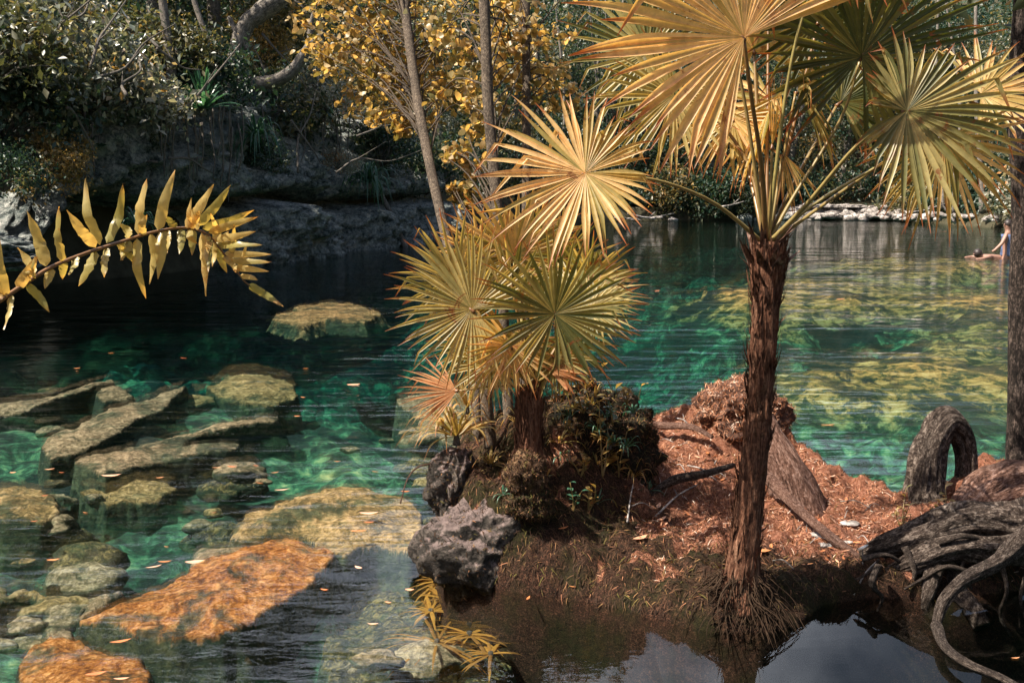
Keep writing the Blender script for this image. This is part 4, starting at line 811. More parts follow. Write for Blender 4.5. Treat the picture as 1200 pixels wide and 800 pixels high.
# right hand trunk
W = [P(1215, 610, 4.9), P(1198, 560, 4.95), P(1197, 480, 4.95), P(1196, 360, 4.95), P(1199, 240, 4.95), P(1194, 120, 4.95), P(1200, 0, 4.95), P(1204, -80, 4.95)]
tr_ = root('shore_tree', W[1], 'straight dark trunk at the right edge with a pale sunlit left side', 'tree'); mb = MB(); mb.tube(W, [.14, .07, .056, .053, .052, .05, .048], 22, 80, lump=.09, freq=2.2, seed=9); mb.build('trunk', barkmat('dark_bark', (.008, .007, .006), (.026, .02, .017), (.17, .13, .11), .35, 3, 1.0, .02), tr_)
rr = np.random.default_rng(4); Cs = []
mb = MB()
for k in range(16):
    a = random.uniform(0, 6.28); e = W[-1] + Vector((math.cos(a), math.sin(a), random.uniform(.1, 1.2))) * random.uniform(.5, 1.3)
    mb.tube([W[-1], W[-1].lerp(e, .5), e], [.03, .006], 6, 6); Cs.append(rr.normal(size=(70, 3)) * .28 + np.array(e))
mb.build('limb', M['bark'], tr_)
V, Fq, lv = leaves_np(np.concatenate(Cs), .05, rr); mk('crown', V, Fq, M['olive'], tr_, attrs={'lv': lv}, smooth=False)

# ---------------------------------------------------------------- rocks, burl, stumps and roots of the islet
rock('overhanging_rock', 'big dark pitted rock with pale crusted top at the left front of the islet', P(566, 648, 4.24), .215, M['rockdark'], 5, (1.05, .9, 1.05), sub=6, amp=.5, fine=.22)  # pale top is sunlight painted in by face direction
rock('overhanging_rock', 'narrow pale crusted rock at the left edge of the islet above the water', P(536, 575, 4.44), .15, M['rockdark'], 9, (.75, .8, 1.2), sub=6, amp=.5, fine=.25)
rock('overhanging_rock', 'dark mossy boulder with hollows behind the fibrous trunk', P(690, 532, 4.75), .30, M['rockdark'], 15, (1.12, .8, .95), sub=6, amp=.2, fine=.35).data.materials[0] = mat_simple('dark_moss_rock', (.022, .019, .012), .95, .1, 25, .8, 1.0, .02)
rock('root_burl', 'round brown bulbous burl hanging under the young palm', P(615, 558, 4.1), .09, M['burl'], 7, (.95, .9, 1.05), sub=5, amp=.5, fine=.3)
rock('root_burl', 'mossy green lump below the round brown burl', P(622, 590, 4.12), .085, mat_simple('mossy_burl', (.045, .04, .018), .95, .1, 40, .8, 1.0, .01), 8, (1.1, .9, .8), sub=5, amp=.5, fine=.3)
rock('mound_clump', 'rough pink brown root clump behind the tall palm trunk', P(862, 492, 5.45), .26, M['redwood'], 12, (1.0, .8, .8), sub=6, amp=.4, fine=.35)

def wood(name, label, strands, mat='root', cat='root', group=None, seg=18, n=48, lump=.22, freq=2.4):
    mb = MB()
    for i, (pts, rad) in enumerate(strands):
        mb.tube([P(*p) for p in pts], rad, seg, n, lump=lump, freq=freq, seed=len(label) + i)
    return mb.build(name, M[mat], loc=P(*strands[0][0][0]), label=label, cat=cat, **({'group': group} if group else {}))
wood('stump', 'tapering dark old stump leaning behind the tall palm trunk', [([(890, 480, 5.0), (902, 510, 4.95), (918, 545, 4.9), (930, 580, 4.88), (944, 640, 4.86)], [.05, .065, .085, .11, .15])], 'redwood', 'stump', seg=28)
wood('stump', 'arched weathered stump with an opening between two legs standing by the water', [([(1083, 620, 4.85), (1085, 565, 4.88), (1090, 525, 4.9), (1108, 494, 4.92), (1127, 512, 4.94), (1133, 548, 4.95), (1130, 600, 4.95)], [.11, .072, .066, .066, .05, .044, .058]),
      ([(1074, 612, 4.83), (1080, 560, 4.84), (1094, 512, 4.88), (1112, 500, 4.88)], [.05, .035, .03, .02])], 'root', 'stump', lump=.34, freq=3.2, seg=48, n=90)
GR = 'gnarled weathered roots over the dark water'
wood('root', 'thickest grooved grey root lying across from the right edge towards the litter bank', [([(1008, 650, 4.15), (1035, 642, 4.12), (1075, 628, 4.1), (1130, 612, 4.1), (1190, 618, 4.1), (1260, 600, 4.2)], [.02, .045, .06, .08, .095, .12])], seg=44, n=120, lump=.42, freq=2.6, group=GR)
wood('root', 'second grooved root running just below the thickest root', [([(1040, 672, 4.05), (1075, 658, 4.02), (1120, 643, 4.0), (1165, 645, 4.0), (1230, 640, 4.05)], [.02, .042, .055, .06, .07])], seg=40, n=110, lump=.42, freq=2.6, group=GR)
wood('root', 'bent root arching out of the right edge and diving into the water', [([(1240, 600, 3.95), (1200, 630, 3.85), (1165, 660, 3.78), (1128, 680, 3.72), (1106, 705, 3.7), (1097, 735, 3.66)], [.045, .038, .028, .024, .021, .013])], seg=32, n=100, lump=.36, freq=2.6, group=GR)
wood('root', 'thin pale root trailing under the water in the bottom right corner', [([(1097, 732, 3.66), (1108, 758, 3.45), (1135, 778, 3.32), (1175, 795, 3.25), (1210, 815, 3.15)], [.02, .014, .012, .01])], seg=12, group=GR)
wood('root', 'mossy stub of root standing between the grooved roots and the water', [([(1098, 660, 4.0), (1088, 690, 3.98), (1080, 712, 3.98)], [.035, .03, .022])], 'root', group=GR)
wood('root', 'yellow mossed root foot under the bent root', [([(1110, 655, 4.1), (1122, 690, 4.0), (1140, 715, 3.9), (1150, 735, 3.85)], [.03, .03, .035, .03])], 'root', group=GR)
wood('root', 'broad humped root joining the right hand trunk', [([(1120, 610, 4.55), (1150, 585, 4.7), (1185, 572, 4.8), (1230, 580, 4.8)], [.05, .09, .13, .16])], 'redwood', seg=28, lump=.3, freq=3, group=GR)
wood('root', 'slim root snaking over the litter left of the tall palm', [([(748, 492, 5.5), (775, 498, 5.45), (810, 500, 5.3), (835, 512, 5.2)], [.012, .018, .016, .01])], 'redwood', group='slim roots on the litter')
wood('root', 'dark curved root from the mossy boulder to the tall palm', [([(760, 580, 4.6), (790, 562, 4.65), (825, 555, 4.7), (860, 545, 4.8)], [.012, .02, .018, .012])], 'root', group='slim roots on the litter')
wood('root', 'long ridge root running down the litter slope right of the tall palm', [([(900, 560, 4.75), (940, 600, 4.5), (975, 630, 4.3), (1010, 655, 4.15)], [.03, .02, .02, .012])], 'redwood', group='slim roots on the litter')
wood('root', 'thin root looping down the dark bank below the litter', [([(975, 680, 4.02), (1000, 680, 3.98), (1020, 668, 3.98), (1030, 655, 4.02)], [.004, .005, .004])], 'root', group='slim roots on the litter', seg=8)
random.seed(404)
for i, (a, b_, c_, d_) in enumerate([((1010, 655), (1040, 650), (1062, 668), (1070, 700)), ((1060, 640), (1072, 670), (1066, 700), (1075, 722)), ((1135, 640), (1128, 668), (1142, 700), (1138, 730)), ((1170, 650), (1180, 690), (1172, 720), (1185, 745)), ((1100, 636), (1130, 628), (1165, 634), (1200, 626)), ((1055, 625), (1090, 612), (1130, 600), (1180, 598)), ((1140, 672), (1110, 664), (1085, 676), (1060, 690)), ((1118, 700), (1132, 712), (1150, 708), (1170, 716)), ((1030, 662), (1022, 684), (1034, 700), (1028, 716)), ((1190, 632), (1205, 660), (1196, 700), (1206, 740))]):
    D = 4.02 - i * .012 if i not in (4, 5) else 3.97 + .45 * (i == 5); wood('rootlet', ['thin root sagging from the tip of the thickest root', 'thin root dropping between the grooved roots', 'thin root hanging inside the bend of the bent root', 'thin root dangling at the right below the bend', 'thin root crossing over the thickest root', 'thin root running along the litter behind the thickest root', 'thin root crossing under the second grooved root', 'short root knot just above the water', 'thin root reaching the water left of the mossy stub', 'thin root hanging at the right frame edge'][i], [([(*a, D), (*b_, D - .03), (*c_, D + .02), (*d_, D)], [.012, random.uniform(.006, .012), .007, .004])], seg=10, n=40, lump=.3, group='thin rootlets among the gnarled roots')
fuzz_roots = True
# twigs
random.seed(50)
def twig(label, a, b_, r=.004, mid=None, fork=None):
    A, B = on(*a) + Vector((0, 0, .012)), on(*b_) + Vector((0, 0, .02)); mb = MB(); Mi = A.lerp(B, .5) + Vector((0, 0, mid or .02)); mb.tube([A, Mi, B], [r, r * .6], 6, 10, lump=.1)
    if fork: mb.tube([Mi, on(*fork) + Vector((0, 0, .03))], [r * .7, r * .3], 5, 4)
    mb.build('twig', M['stone'], loc=A, label=label, cat='twig', group='dead twigs on the islet')
twig('pale forked twig on the dark slope below the mossy boulder', (768, 608), (818, 572), .005, fork=(790, 580))
twig('pale twig standing upright beside the grass tuft', (735, 615), (742, 572), .004)
twig('pale twig crossing the litter near the curved root', (806, 548), (840, 568), .004)
twig('short pale twig among the litter at the back edge', (792, 492), (812, 508), .004, fork=(800, 490))
twig('thin curved twig near the left end of the litter', (745, 520), (790, 545), .003)
twig('slim twig on the dark slope left of the forked one', (740, 596), (765, 600), .003)
twig('thin twig on the orange litter near the pale chips', (985, 590), (1020, 600), .003)
twig('long thin twig in front of the thickest root', (1000, 700), (1028, 662), .004)
twig('small twig at the foot of the tall palm', (905, 660), (930, 672), .003)
for i in range(16):
    px = random.uniform(735, 840) if i % 2 else random.uniform(930, 1050); py = random.uniform(520, 600) if i % 2 else random.uniform(595, 650)
    twig('tiny broken twig lying in the litter', (px, py), (px + random.uniform(-20, 20), py + random.uniform(-10, 10)), random.uniform(.0015, .003))

# needle litter and moss (uncountable)
def scatter(name, label, N, test, mat, L, w, lay, seed, rise=.004):
    rg = np.random.default_rng(seed); xs_ = rg.uniform(-.75, 2.9, N); ys_ = rg.uniform(3.5, 6.2, N); h, sd, _ = islet_h(xs_, ys_); k = test(xs_, ys_, h, sd, rg); xs_, ys_, h = xs_[k], ys_[k], h[k]; n = len(h)
    e = .02; hx = islet_h(xs_ + e, ys_)[0] - h; hy = islet_h(xs_, ys_ + e)[0] - h; nrm = np.stack([-hx / e, -hy / e, np.ones(n)], 1); nrm /= np.linalg.norm(nrm, axis=1)[:, None]
    d = rg.normal(size=(n, 3)); 
    if lay == 'down': d = d * .6 + np.stack([nrm[:, 0] * 1.0, nrm[:, 1] * 1.0, -np.ones(n)], 1)
    d -= nrm * (d * nrm).sum(1)[:, None] * .9; d /= np.linalg.norm(d, axis=1)[:, None]
    sx = np.cross(d, nrm); sx /= np.linalg.norm(sx, axis=1)[:, None] + 1e-9; Ls = (L * (.4 + rg.random(n)))[:, None]; C = np.stack([xs_, ys_, h], 1) + nrm * (rise * rg.random(n))[:, None]
    ww = (w * (.6 + .8 * rg.random(n)))[:, None]
    V = np.stack([C - d * Ls - sx * ww, C - d * Ls + sx * ww, C + nrm * Ls * .18 + sx * ww, C + nrm * Ls * .18 - sx * ww, C + d * Ls + sx * ww * .5, C + d * Ls - sx * ww * .5], 1).reshape(-1, 3)
    a = np.arange(n) * 6; Fq = np.concatenate([np.stack([a, a + 1, a + 2, a + 3], 1), np.stack([a + 3, a + 2, a + 4, a + 5], 1)])
    mk(name, V, Fq, mat, attrs={'lv': np.repeat(rg.random(n), 6)}, kind='stuff', label=label, smooth=False)
M['needle'] = leafmat('needle_litter', [(0, (.10, .04, .02)), (.5, (.36, .145, .075)), (.85, (.60, .32, .20)), (1, (.80, .68, .58))], None, trans=.1, rough=.7, spec=.2)
M['mossleaf'] = leafmat('moss_fibres', [(0, (.016, .011, .008)), (.5, (.06, .034, .022)), (.8, (.13, .07, .04)), (.9, (.12, .11, .03)), (1, (.38, .17, .10))], None, trans=.15, rough=.8, spec=.15)
def t1(x, y, h, sd, rg): g0 = sstep(.25, .8, x + (y - 4.3) * .35 + fbm(np.stack([x, y, x * 0], 1), 3, 4, 99) * .5) * sstep(3.8, 4.2, y) * (1 - .75 * sstep(.05, .3, fbm(np.stack([x, y, x * 0], 1), 6, 3, 71))); g0 = np.maximum(g0 * .95, .8 * (fbm(np.stack([x, y, x * 0], 1), 5, 4, 88) > .3)); return (sd > .03) & (rg.random(len(x)) < g0)
def t2(x, y, h, sd, rg): return (sd > .0) & (rg.random(len(x)) > .85 * sstep(.3, .8, x + (y - 4.3) * .35) * sstep(3.9, 4.2, y))
scatter('needle_litter', 'red brown needle and leaf litter covering the top of the islet', 60000, t1, M['needle'], .016, .0012, 'flat', 1, .008)
scatter('moss', 'dark fibrous moss and rootlets on the banks of the islet', 70000, t2, M['mossleaf'], .016, .0013, 'down', 2, .006)

def fuzz(o, N, L, w, mat, seed, name='moss', zmin=-9):
    rg = np.random.default_rng(seed); me = o.data; nv = len(me.vertices); co = np.empty(nv * 3, np.float32); me.vertices.foreach_get('co', co); co = co.reshape(-1, 3); nr = np.empty(nv * 3, np.float32); me.vertices.foreach_get('normal', nr); nr = nr.reshape(-1, 3)
    k = rg.integers(0, nv, N); k = k[nr[k][:, 2] > zmin]; n = len(k); C = co[k] + np.array(ORG[o.name]) + rg.normal(size=(n, 3)) * .004; m_ = nr[k]
    d = rg.normal(size=(n, 3)) * .8 + m_ * .3 + np.array([0, 0, -.7]); d /= np.linalg.norm(d, axis=1)[:, None]; sx = np.cross(d, m_); sx /= np.linalg.norm(sx, axis=1)[:, None] + 1e-9
    Ls = (L * (.4 + rg.random(n)))[:, None]; ww = (w * (.6 + .8 * rg.random(n)))[:, None]
    V = np.stack([C - d * Ls - sx * ww, C - d * Ls + sx * ww, C + m_ * Ls * .25 + sx * ww, C + m_ * Ls * .25 - sx * ww, C + d * Ls + sx * ww * .5, C + d * Ls - sx * ww * .5], 1).reshape(-1, 3)
    a = np.arange(n) * 6; Fq = np.concatenate([np.stack([a, a + 1, a + 2, a + 3], 1), np.stack([a + 3, a + 2, a + 4, a + 5], 1)])
    mk(name, V, Fq, mat, o, attrs={'lv': np.repeat(rg.random(n), 6)}, smooth=False, kind='stuff')
for nm in [o for o in bpy.data.objects if o.get('label', '').startswith(('dark mossy boulder', 'mossy green lump', 'round brown bulbous', 'rough pink brown', 'big dark pitted', 'narrow pale crusted'))]:
    big_ = 'boulder' in nm['label']; pk = 'pink' in nm['label']; rk = 'crusted' in nm['label']
    fuzz(nm, 22000 if big_ else 9000 if pk else 1500 if rk else 4500, .014 if big_ or pk else .009, .0014, M['needle'] if pk else M['mossleaf'], 5, 'litter' if pk else 'moss')

# ---------------------------------------------------------------- leaves on ground and water
M['deadleaf'] = leafmat('fallen_leaf', [(0, (.40, .10, .035)), (.5, (.62, .26, .10)), (1, (.72, .42, .30))], None, trans=.15, rough=.5, spec=.4)
def leafmesh(L, w, c, az, tilt, lv, curl=.2, aspect=None):
    mb = MB(); c = Vector(c); d = Vector((math.cos(az), math.sin(az), math.sin(tilt))).normalized()
    mb.strap([c - d * L, c - d * L * .3 + Vector((0, 0, -curl * L * .15)), c + d * L * .4 + Vector((0, 0, -curl * L * .1)), c + d * L + Vector((0, 0, curl * L * .3))], w, 8, .15, side=Vector((-d.y, d.x, random.uniform(-.2, .2))), broad=.45, taper=1.7, lv=lv)
    return mb
def fleaf(label, px, py, lpx, lv, az=None, z=.004, group='fallen leaves floating on the pool', cat='leaf', c=None, tilt=.0):
    c = c or Pz(px, py, z); az = random.uniform(-.5, .5) if az is None else az; D = c.y; L = lpx / 2 / F * D
    return leafmesh(L, L * random.uniform(.28, .42), c, az, tilt, lv).build('fallen_leaf', M['deadleaf'], loc=c, label=label, cat=cat, group=group)
random.seed(61)
fleaf('pink leaf floating at the top edge of the long tan slab', 130, 556, 24, .9, .1)
fleaf('bright orange leaf floating at the lower left of the orange slab', 141, 750, 26, .3, .35)
fleaf('orange leaf floating beside the paler one above the orange slab', 193, 657, 17, .3, .1)
fleaf('pale pink leaf floating left of the orange leaf above the orange slab', 180, 663, 20, 1.0, .5)
fleaf('white curled leaf floating above the orange slab', 228, 657, 24, 1.0, .2)
fleaf('reddish leaf floating over the wide tan rock', 432, 611, 14, .15, .0)
fleaf('coral red leaf floating over the wide tan rock, the larger one', 420, 621, 20, .35, .1)
fleaf('cream leaf floating over the wide tan rock', 432, 600, 24, 1.0, .0)
fleaf('cream leaf floating over the cobbled shallow rock', 420, 664, 14, 1.0, -.7)
fleaf('orange leaf floating near the left edge of the water', 62, 655, 16, .4, .2)
fleaf('pinkish leaf floating below the wedge rock', 254, 547, 12, .7, .2)
fleaf('orange leaf floating far out beyond the left pool', 358, 431, 8, .4, .2)
fleaf('pale pink leaf floating in the mirror ripples left of the young palm', 414, 450, 16, .8, .1)
fleaf('white leaf floating under the islet rock in the shallows', 330, 573, 18, 1.0, .2)
fleaf('coral leaf in the bottom left corner over the rusty rock', 112, 788, 26, .3, .3)
fleaf('pink leaf floating near the bottom edge beside a coral one', 142, 794, 20, .8, .1)
fleaf('crimson pink petal floating in the dark water at the right', 1190, 770, 12, .6, .1)
fleaf('orange leaf stuck at the waterline under the big dark rock', 619, 700, 12, .3, 1.2)
fleaf('green white leaf floating before the yellow weed', 437, 730, 14, .95, 0.)
fleaf('orange leaf floating in the open pool right of the tall palm', 970, 497, 18, .4, 0.)
fleaf('tiny orange leaf floating near the far shore at right', 1106, 271, 8, .3, .0)
for px, py, l in [(58, 549, 12), (187, 559, 10), (272, 546, 14), (304, 565, 12), (52, 580, 8), (195, 640, 8), (72, 553, 8), (90, 431, 8), (215, 419, 10), (300, 545, 8), (348, 487, 8), (322, 553, 10), (15, 553, 8), (130, 413, 8), (355, 465, 7), (770, 340, 8), (746, 327, 8), (985, 350, 10), (440, 552, 10), (395, 540, 9), (475, 575, 12), (250, 600, 8), (40, 610, 9), (100, 600, 8), (380, 690, 12), (480, 690, 12), (455, 705, 10)]:
    fleaf('small orange fallen leaf floating on the pool', px, py, l, random.random() * .8)
for px, py, l, lv, lab in [(693, 592, 16, .2, 'bright orange leaf on the dark slope beside the grass tuft'), (660, 621, 16, .25, 'orange leaf lying on the mossy front bank'), (750, 632, 24, .8, 'crumpled pink brown leaf on the slope below the twigs'), (775, 610, 20, .85, 'pale pink leaf by the foot of the forked twig'), (898, 645, 34, .4, 'long curled orange brown leaf right of the tall palm foot'), (950, 600, 14, .9, 'pale leaf on the orange litter'), (746, 620, 12, 1.0, 'whitish leaf above the crumpled pink brown leaf'), (776, 502, 10, .2, 'small bright orange leaf at the back of the litter'), (671, 690, 10, .5, 'brown leaf at the front waterline'), (975, 560, 12, .9, 'pale chip like leaf at the back water edge')]:
    c = on(px, py) + Vector((0, 0, .012)); fleaf(lab, px, py, l, lv, random.uniform(-1, 1), c=c, group='fallen leaves on the islet')
random.seed(63)
for i in range(90):
    px, py = (random.uniform(730, 850), random.uniform(515, 620)) if i % 2 else (random.uniform(920, 1070), random.uniform(585, 665)); c = on(px, py) + Vector((0, 0, .01))
    fleaf('small dry leaf lying in the litter', px, py, random.uniform(5, 15), random.random(), random.uniform(-3, 3), c=c, group='small dry leaves in the litter', tilt=random.uniform(-.4, .4))
for px, py, r_, lab in [(995, 614, .038, 'flat pale chip of stone on the orange litter'), (958, 627, .03, 'small white stone left of the flat chip'), (965, 640, .03, 'greyish stone in front of the small white stone'), (993, 636, .018, 'tiny dark stone near the flat chip')]:
    rock('pebble', lab, on(px, py) + Vector((0, 0, .004)), r_, M['stone'], int(px), (1.2, .8, .3), 'stones on the litter', 3)
# mushroom
c = on(1011, 664); c.z += .0; mr = root('mushroom', c, 'small pale flat capped mushroom at the edge of the litter', 'mushroom'); mb = MB(); hd = P(1011, 641, (c - Vector((0, 0, H))).dot(Vector((0, CP, -SP)))); mb.tube([c, hd], [.0025, .002], 6, 4); mb.build('stem', M['stone'], mr)
mb = MB(); k = 14; V = [hd + Vector((0, 0, .006))] + [hd + Vector((math.cos(6.283 * i / k) * .022, math.sin(6.283 * i / k) * .02, .012 * math.sin(6.283 * i / k + 2) )) for i in range(k)] + [hd - Vector((0, 0, .006))]
mb.add(V, [(0, 1 + i, 1 + (i + 1) % k) for i in range(k)] + [(k + 1, 1 + (i + 1) % k, 1 + i) for i in range(k)]); mb.build('cap', mat_simple('pale_mushroom_cap', (.75, .72, .66), .6, .3, 60, .3, .1), mr)

# ---------------------------------------------------------------- small plants on the islet
rosette('strap_plant', 'golden strap leaved plant drooping over the left rock of the islet', P(535, 512, 4.4), 42, .30, .0085, 'rosettegold', .8, .1, 1.3, 71, cat='plant')
rosette('strap_plant', 'small golden tuft at the left tip of the islet', P(520, 500, 4.5), 26, .24, .007, 'rosettegold', .9, .0, 1.0, 72, cat='plant')
rosette('strap_plant', 'green grassy seedling tuft under the young palm leaves', P(548, 478, 4.45), 26, .22, .005, 'rosettegold', .5, .4, 1.4, 73)
rosette('grass_tuft', 'thin green grass tuft in the dark hollow of the islet', on(742, 560) + Vector((0, 0, .0)), 14, .17, .004, 'rosettegold', 1.0, .5, 1.3, 74)
rosette('grass_tuft', 'dull green blades by the bright orange leaf', on(700, 590), 10, .11, .004, 'rosette', .8, .3, 1.2, 75)
rosette('grass_tuft', 'small blades at the foot of the big dark rock top', P(600, 602, 4.12), 10, .07, .0025, 'rosettegold', .8, .3, 1.2, 76)
def seedling(label, b, tops, lf, seed, mat='rosettegold', n=6, name='seedling', stemmat='petiole'):
    random.seed(seed); b = Vector(b); r = root(name, b, label, 'plant', 'seedlings on the islet'); mb = MB(); ml = MB()
    for tpt in tops:
        tpt = Vector(tpt); m_ = b.lerp(tpt, .5) + Vector((random.uniform(-.01, .01), 0, 0)); C = mb.tube([b, m_, tpt], [.0035, .0018], 5, 10)
        for k in range(n):
            p = C[int(len(C) * (.35 + .65 * k / n)) if k < n - 1 else -1]; a = k * 2.4 + random.random(); d = Vector((math.cos(a), math.sin(a) * .8, random.uniform(-.1, .7))); L = lf * random.uniform(.7, 1.1)
            ml.strap([p, p + d * L * .5 + Vector((0, 0, .1 * L)), p + d * L], L * .32, 7, .2, side=d.cross(Vector((0, 0, 1))), broad=.45, taper=1.8, lv=random.random() * .6 + .1)
    mb.build('stem', M[stemmat], r); ml.build('foliage', M[mat], r)
seedling('leafy seedling with oval yellow green leaves beside the mossy boulder', on(706, 560), [P(702, 470, 4.45), P(712, 500, 4.5), P(718, 520, 4.55)], .055, 81)
seedling('seedling with pale yellow leaves above the grass tuft', on(725, 560), [P(735, 505, 4.5), P(722, 530, 4.45)], .05, 82)
seedling('tall thin seedling at the back right of the mossy boulder', on(735, 500), [P(706, 430, 4.9), P(722, 455, 4.9), P(752, 452, 4.9)], .06, 83, n=3)
seedling('small dark seedling in the hollow left of the orange leaf', on(672, 600), [P(668, 565, 4.2), P(682, 575, 4.2)], .035, 84, mat='rosette')
seedling('yellow sprout in front of the arched stump at its left', on(1058, 622), [P(1062, 572, 4.6), P(1050, 598, 4.55), P(1066, 592, 4.6)], .035, 85, mat='gold')
seedling('yellow sprout at the right foot of the arched stump', on(1106, 612), [P(1108, 570, 4.6), P(1098, 590, 4.55), P(1120, 590, 4.55)], .05, 86, mat='gold')
for i, (px, py, nm, n, L, lab) in enumerate([(655, 520, 'fern', 16, .13, 'small fern by the fibrous trunk foot'), (668, 470, 'rosettegold', 18, .14, 'green tuft on top of the mossy boulder'), (735, 470, 'rosette', 16, .13, 'dark tuft behind the mossy boulder'), (640, 560, 'rosettegold', 12, .09, 'little tuft on the bank right of the burl'), (575, 545, 'rosettegold', 20, .15, 'drooping dry tuft over the gap between the left rocks'), (590, 580, 'rosette', 12, .08, 'dark little tuft above the big pitted rock'), (725, 598, 'rosettegold', 12, .12, 'green tuft in the dark hollow left of the upright twig'), (760, 575, 'rosette', 12, .1, 'dim tuft under the dark curved root'), (610, 500, 'rosettegold', 18, .2, 'arching blades left of the fibrous trunk'), (700, 545, 'rosettegold', 14, .14, 'yellow green tuft at the boulder foot')]):
    rosette('grass_tuft', lab, on(px, py), n, L, .0045, nm, .9, .2, 1.3, 300 + i)
for i, (px, py, lab) in enumerate([(680, 560, 'yellow green seedling below the boulder'), (655, 480, 'leafy seedling right of the fibrous trunk'), (745, 545, 'seedling at the left end of the litter'), (690, 600, 'tiny seedling by the orange leaf')]):
    b = on(px, py); seedling(lab, b, [b + Vector((random.uniform(-.05, .05), -.02, random.uniform(.09, .16))) for _ in range(3)], .04, 330 + i, n=5)
random.seed(71)
for i in range(16):
    px, py = 640 + random.random() * 110, 455 + random.random() * 90
    rosette('grass_tuft', 'small dim tuft growing out of the mossy boulder', P(px, py, 4.52 + (py - 455) * -.0006), random.randint(8, 16), random.uniform(.06, .13), .0045, random.choice(['rosette', 'rosettegold', 'rosette', 'fern']), 1.0, .2, 1.3, 500 + i, 'tufts on the mossy boulder')
for i in range(6):
    b = P(650 + i * 17, 470 + (i * 37) % 60, 4.5); seedling(['leafy shoot at the left of the boulder top', 'leafy shoot low on the boulder face', 'leafy shoot in the boulder middle', 'leafy shoot high on the boulder face', 'leafy shoot near the boulder right side', 'leafy shoot at the right end of the boulder'][i], b, [b + Vector((random.uniform(-.05, .05), -.04, random.uniform(.04, .13))) for _ in range(3)], .035, 540 + i, mat=['rosette', 'rosettegold'][i % 2], n=5)
# aerial loop at left tip
mb = MB(); W = [P(514, 543, 4.4), P(492, 546, 4.35), P(478, 560, 4.3), P(469, 590, 4.25)]; mb.tube(W, [.004, .003], 6, 14); mb.build('tendril', M['redwood'], loc=W[0], label='thin reddish tendril arching off the left tip of the islet', cat='tendril')
# submerged yellow weed
for i, (px, py, n, L) in enumerate([(515, 680, 26, .13), (520, 700, 22, .13), (505, 715, 18, .12), (512, 752, 22, .2), (550, 742, 14, .15), (498, 660, 14, .10), (540, 690, 14, .1), (575, 765, 14, .1)]):
    p = Pz(px, py, -.19); rosette('water_weed', ['feathery yellow weed under the water close to the dark rock', 'yellow weed just in front of the first tuft', 'yellow weed at the left of the cluster', 'star shaped orange yellow weed, lowest of the cluster', 'yellow weed right of the star shaped one', 'small yellow weed at the top of the cluster', 'yellow weed hugging the big dark rock', 'yellow weed nearest the bottom edge'][i], p, int(n * 1.3), L * 1.3, .008, 'weed', .3, -.3, .2, 90 + i, 'yellow water weed by the islet')

# ---------------------------------------------------------------- fern frond at left
rach = [(-30, 372), (0, 352), (30, 332), (60, 313), (100, 297), (140, 284), (180, 272), (215, 267), (240, 273), (255, 288), (270, 308), (285, 328), (293, 335)]
FD = lambda px: 1.75 + px * .0012
fr = root('fern_frond', P(-30, 372, 1.7), 'arching fern frond with wavy golden leaflets reaching in from the left edge', 'fern')
mb = MB(); mb.tube([P(a, b_, FD(a)) for a, b_ in rach], [.0045, .003, .0015], 7, 60, lv=.1); mb.build('stem', M['petiole'], fr)
pin = [((4, 350), (-4, 268), 11), ((20, 338), (44, 300), 8), ((54, 312), (31, 246), 10), ((72, 307), (69, 242), 8), ((112, 290), (78, 246), 9), ((117, 287), (100, 209), 8), ((125, 285), (144, 215), 8), ((150, 280), (140, 262), 8), ((162, 275), (172, 209), 9), ((185, 270), (205, 199), 9), ((217, 267), (250, 216), 9), ((232, 265), (270, 217), 8), ((205, 268), (192, 252), 8),
       ((237, 268), (298, 246), 8), ((244, 273), (302, 254), 7), ((250, 280), (300, 271), 7), ((256, 288), (307, 287), 6), ((262, 297), (318, 298), 6), ((268, 305), (318, 307), 6), ((274, 313), (315, 318), 6), ((281, 323), (302, 328), 5), ((291, 333), (332, 359), 7),
       ((30, 333), (58, 366), 7), ((12, 345), (4, 386), 6), ((112, 294), (92, 335), 9), ((124, 290), (122, 325), 8), ((160, 279), (171, 350), 8), ((177, 273), (175, 333), 7), ((197, 269), (185, 327), 9), ((212, 268), (210, 298), 7), ((226, 269), (225, 299), 7), ((236, 272), (241, 347), 8), ((255, 290), (266, 320), 7), ((262, 300), (277, 320), 6), ((148, 284), (141, 305), 7), ((88, 300), (80, 322), 7), ((60, 314), (52, 338), 7), ((4, 352), (-10, 330), 9), ((38, 325), (20, 290), 9)]
random.seed(95)
for i in range(22):
    t = random.uniform(.05, .97) * (len(rach) - 1); k = int(t); a = (rach[k][0] + (rach[k + 1][0] - rach[k][0]) * (t - k), rach[k][1] + (rach[k + 1][1] - rach[k][1]) * (t - k))
    sg = random.choice((-1, 1)); pin.append((a, (a[0] + random.uniform(-6, 14), a[1] + sg * random.uniform(16, 44)), random.uniform(4, 7)))
for i, (a, b_, w) in enumerate(pin):
    A = P(*a, FD(a[0])); B = P(*b_, FD(a[0]) + random.uniform(-.05, .03)); ax = (B - A); L = ax.length; side = ax.cross(Vector((0, 1, 0))).normalized()
    m_ = A.lerp(B, .5) + side * L * random.uniform(-.04, .04) + Vector((0, random.uniform(-.02, .02), 0)); mb = MB(); mb.strap([A, A.lerp(m_, .6), m_, B], w / F * 1.75 * .78, 14, .3, side=side + Vector((0, random.uniform(-.5, .5), 0)), broad=.1, taper=5, wave=.2, lv=random.random(), twist=random.uniform(-.4, .4))
    mb.build('leaflet', M['fern'], fr)

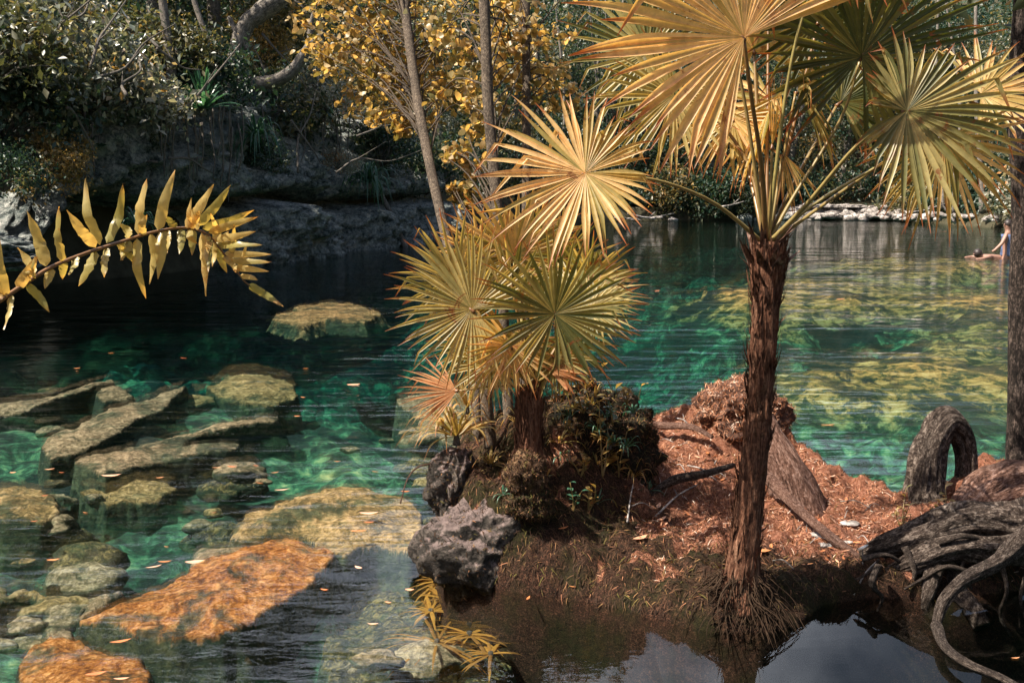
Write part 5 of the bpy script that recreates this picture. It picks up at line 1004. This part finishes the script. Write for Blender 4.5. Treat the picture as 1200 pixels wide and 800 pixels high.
# ---------------------------------------------------------------- people in the water
def person(label, joints, edges, skin, loc, hair, vest=None, shorts=None):
    me = bpy.data.meshes.new('person'); V = [Vector(j[0]) for j in joints]; me.from_pydata([tuple(v) for v in V], edges, []); o = bpy.data.objects.new('person', me); scene.collection.objects.link(o); o.location = loc; ORG[o.name] = tuple(loc)
    sk = o.modifiers.new('skin', 'SKIN'); 
    for v, j in zip(me.skin_vertices[0].data, joints): v.radius = j[1]
    me.skin_vertices[0].data[0].use_root = True; ss = o.modifiers.new('sub', 'SUBSURF'); ss.levels = 2; ss.render_levels = 2; me.materials.append(skin); o['label'] = label; o['category'] = 'person'
    return o
M['skin'] = mat_simple('skin', (.30, .17, .125), .5, .4, 20, .15, 0); M['hair'] = mat_simple('dark_hair', (.03, .02, .018), .5, .5, 60, .5, .3)
M['vest'] = mat_simple('patterned_blue_swim_top', (.10, .14, .26), .7, .3, 9, 1.0, .2)
def head_parts(o, hc, r, hairdir):
    import bmesh
    for nm, c, s_, m_ in [('hair', Vector(hc) + Vector(hairdir) * r * .25, (1.02, 1.05, 1.05), 'hair'), ('nose', Vector(hc) + Vector((-1, -.3, 0)).normalized() * r * .98 + Vector((0, 0, -.01)), (.2, .16, .2), 'skin')]:
        bm = bmesh.new(); bmesh.ops.create_icosphere(bm, subdivisions=2, radius=1); V = np.array([tuple(v.co) for v in bm.verts]) * np.array(s_) * r + np.array(c) + np.array(ORG[o.name]); Fq = np.array([[v.index for v in f.verts] for f in bm.faces]); bm.free(); mk(nm, V, Fq, M[m_], o)
# kneeling person, chest above water, arms reaching forward
k0 = P(1181, 300, 24.5)
k0.z = 0
J = [((0, 0, .05), (.16, .13)), ((0, 0, .3), (.14, .11)), ((-.02, 0, .55), (.17, .11)), ((-.03, 0, .66), (.06, .06)), ((-.05, 0, .76), (.085, .095)), ((-.06, 0, .86), (.08, .09)),
     ((-.14, -.13, .56), (.055, .055)), ((-.26, -.2, .36), (.045, .045)), ((-.42, -.2, .2), (.032, .032)), ((-.49, -.2, .16), (.03, .03)),
     ((.12, .13, .56), (.055, .055)), ((.08, .1, .33), (.045, .045)), ((-.1, -.02, .2), (.032, .032)), ((-.14, -.02, .17), (.03, .03)), ((-.1, -.1, -.1), (.09, .09)), ((-.35, -.12, -.15), (.07, .07)), ((.1, .12, -.1), (.09, .09)), ((-.2, .14, -.15), (.07, .07))]
E = [(0, 1), (1, 2), (2, 3), (3, 4), (4, 5), (2, 6), (6, 7), (7, 8), (8, 9), (2, 10), (10, 11), (11, 12), (12, 13), (0, 14), (14, 15), (0, 16), (16, 17)]
p1 = person('person in a patterned blue top kneeling in the water, partly hidden by the right trunk', J, E, M['skin'], k0, None); head_parts(p1, (-.055, 0, .82), .1, (.5, .2, .5))
mb = MB(); mb.tube([k0 + Vector((0, 0, .04)), k0 + Vector((0, 0, .3)), k0 + Vector((-.02, 0, .58))], [.2, .18, .19], 14, 10, flat=.85, lump=.06); mb.build('swim_top', M['vest'], p1)
k1 = P(1146, 303, 24.5); k1.z = 0
J = [((.45, .05, .0), (.12, .09)), ((.2, .02, .02), (.15, .09)), ((.08, 0, .03), (.06, .06)), ((0, 0, .08), (.09, .09)), ((-.06, 0, .09), (.08, .08)), ((.18, -.2, .02), (.05, .05)), ((.0, -.32, .0), (.04, .04)), ((-.2, -.3, -.02), (.03, .03)), ((.18, .2, .02), (.05, .05)), ((.0, .34, .0), (.04, .04)), ((-.2, .3, -.02), (.03, .03)), ((.8, .1, -.05), (.08, .08)), ((1.1, .12, -.12), (.06, .06))]
E = [(0, 1), (1, 2), (2, 3), (3, 4), (1, 5), (5, 6), (6, 7), (1, 8), (8, 9), (9, 10), (0, 11), (11, 12)]
p2 = person('person swimming with only wet dark haired head and shoulders above the water', J, E, M['skin'], k1, None); head_parts(p2, (-.02, 0, .1), .105, (.4, 0, .6))
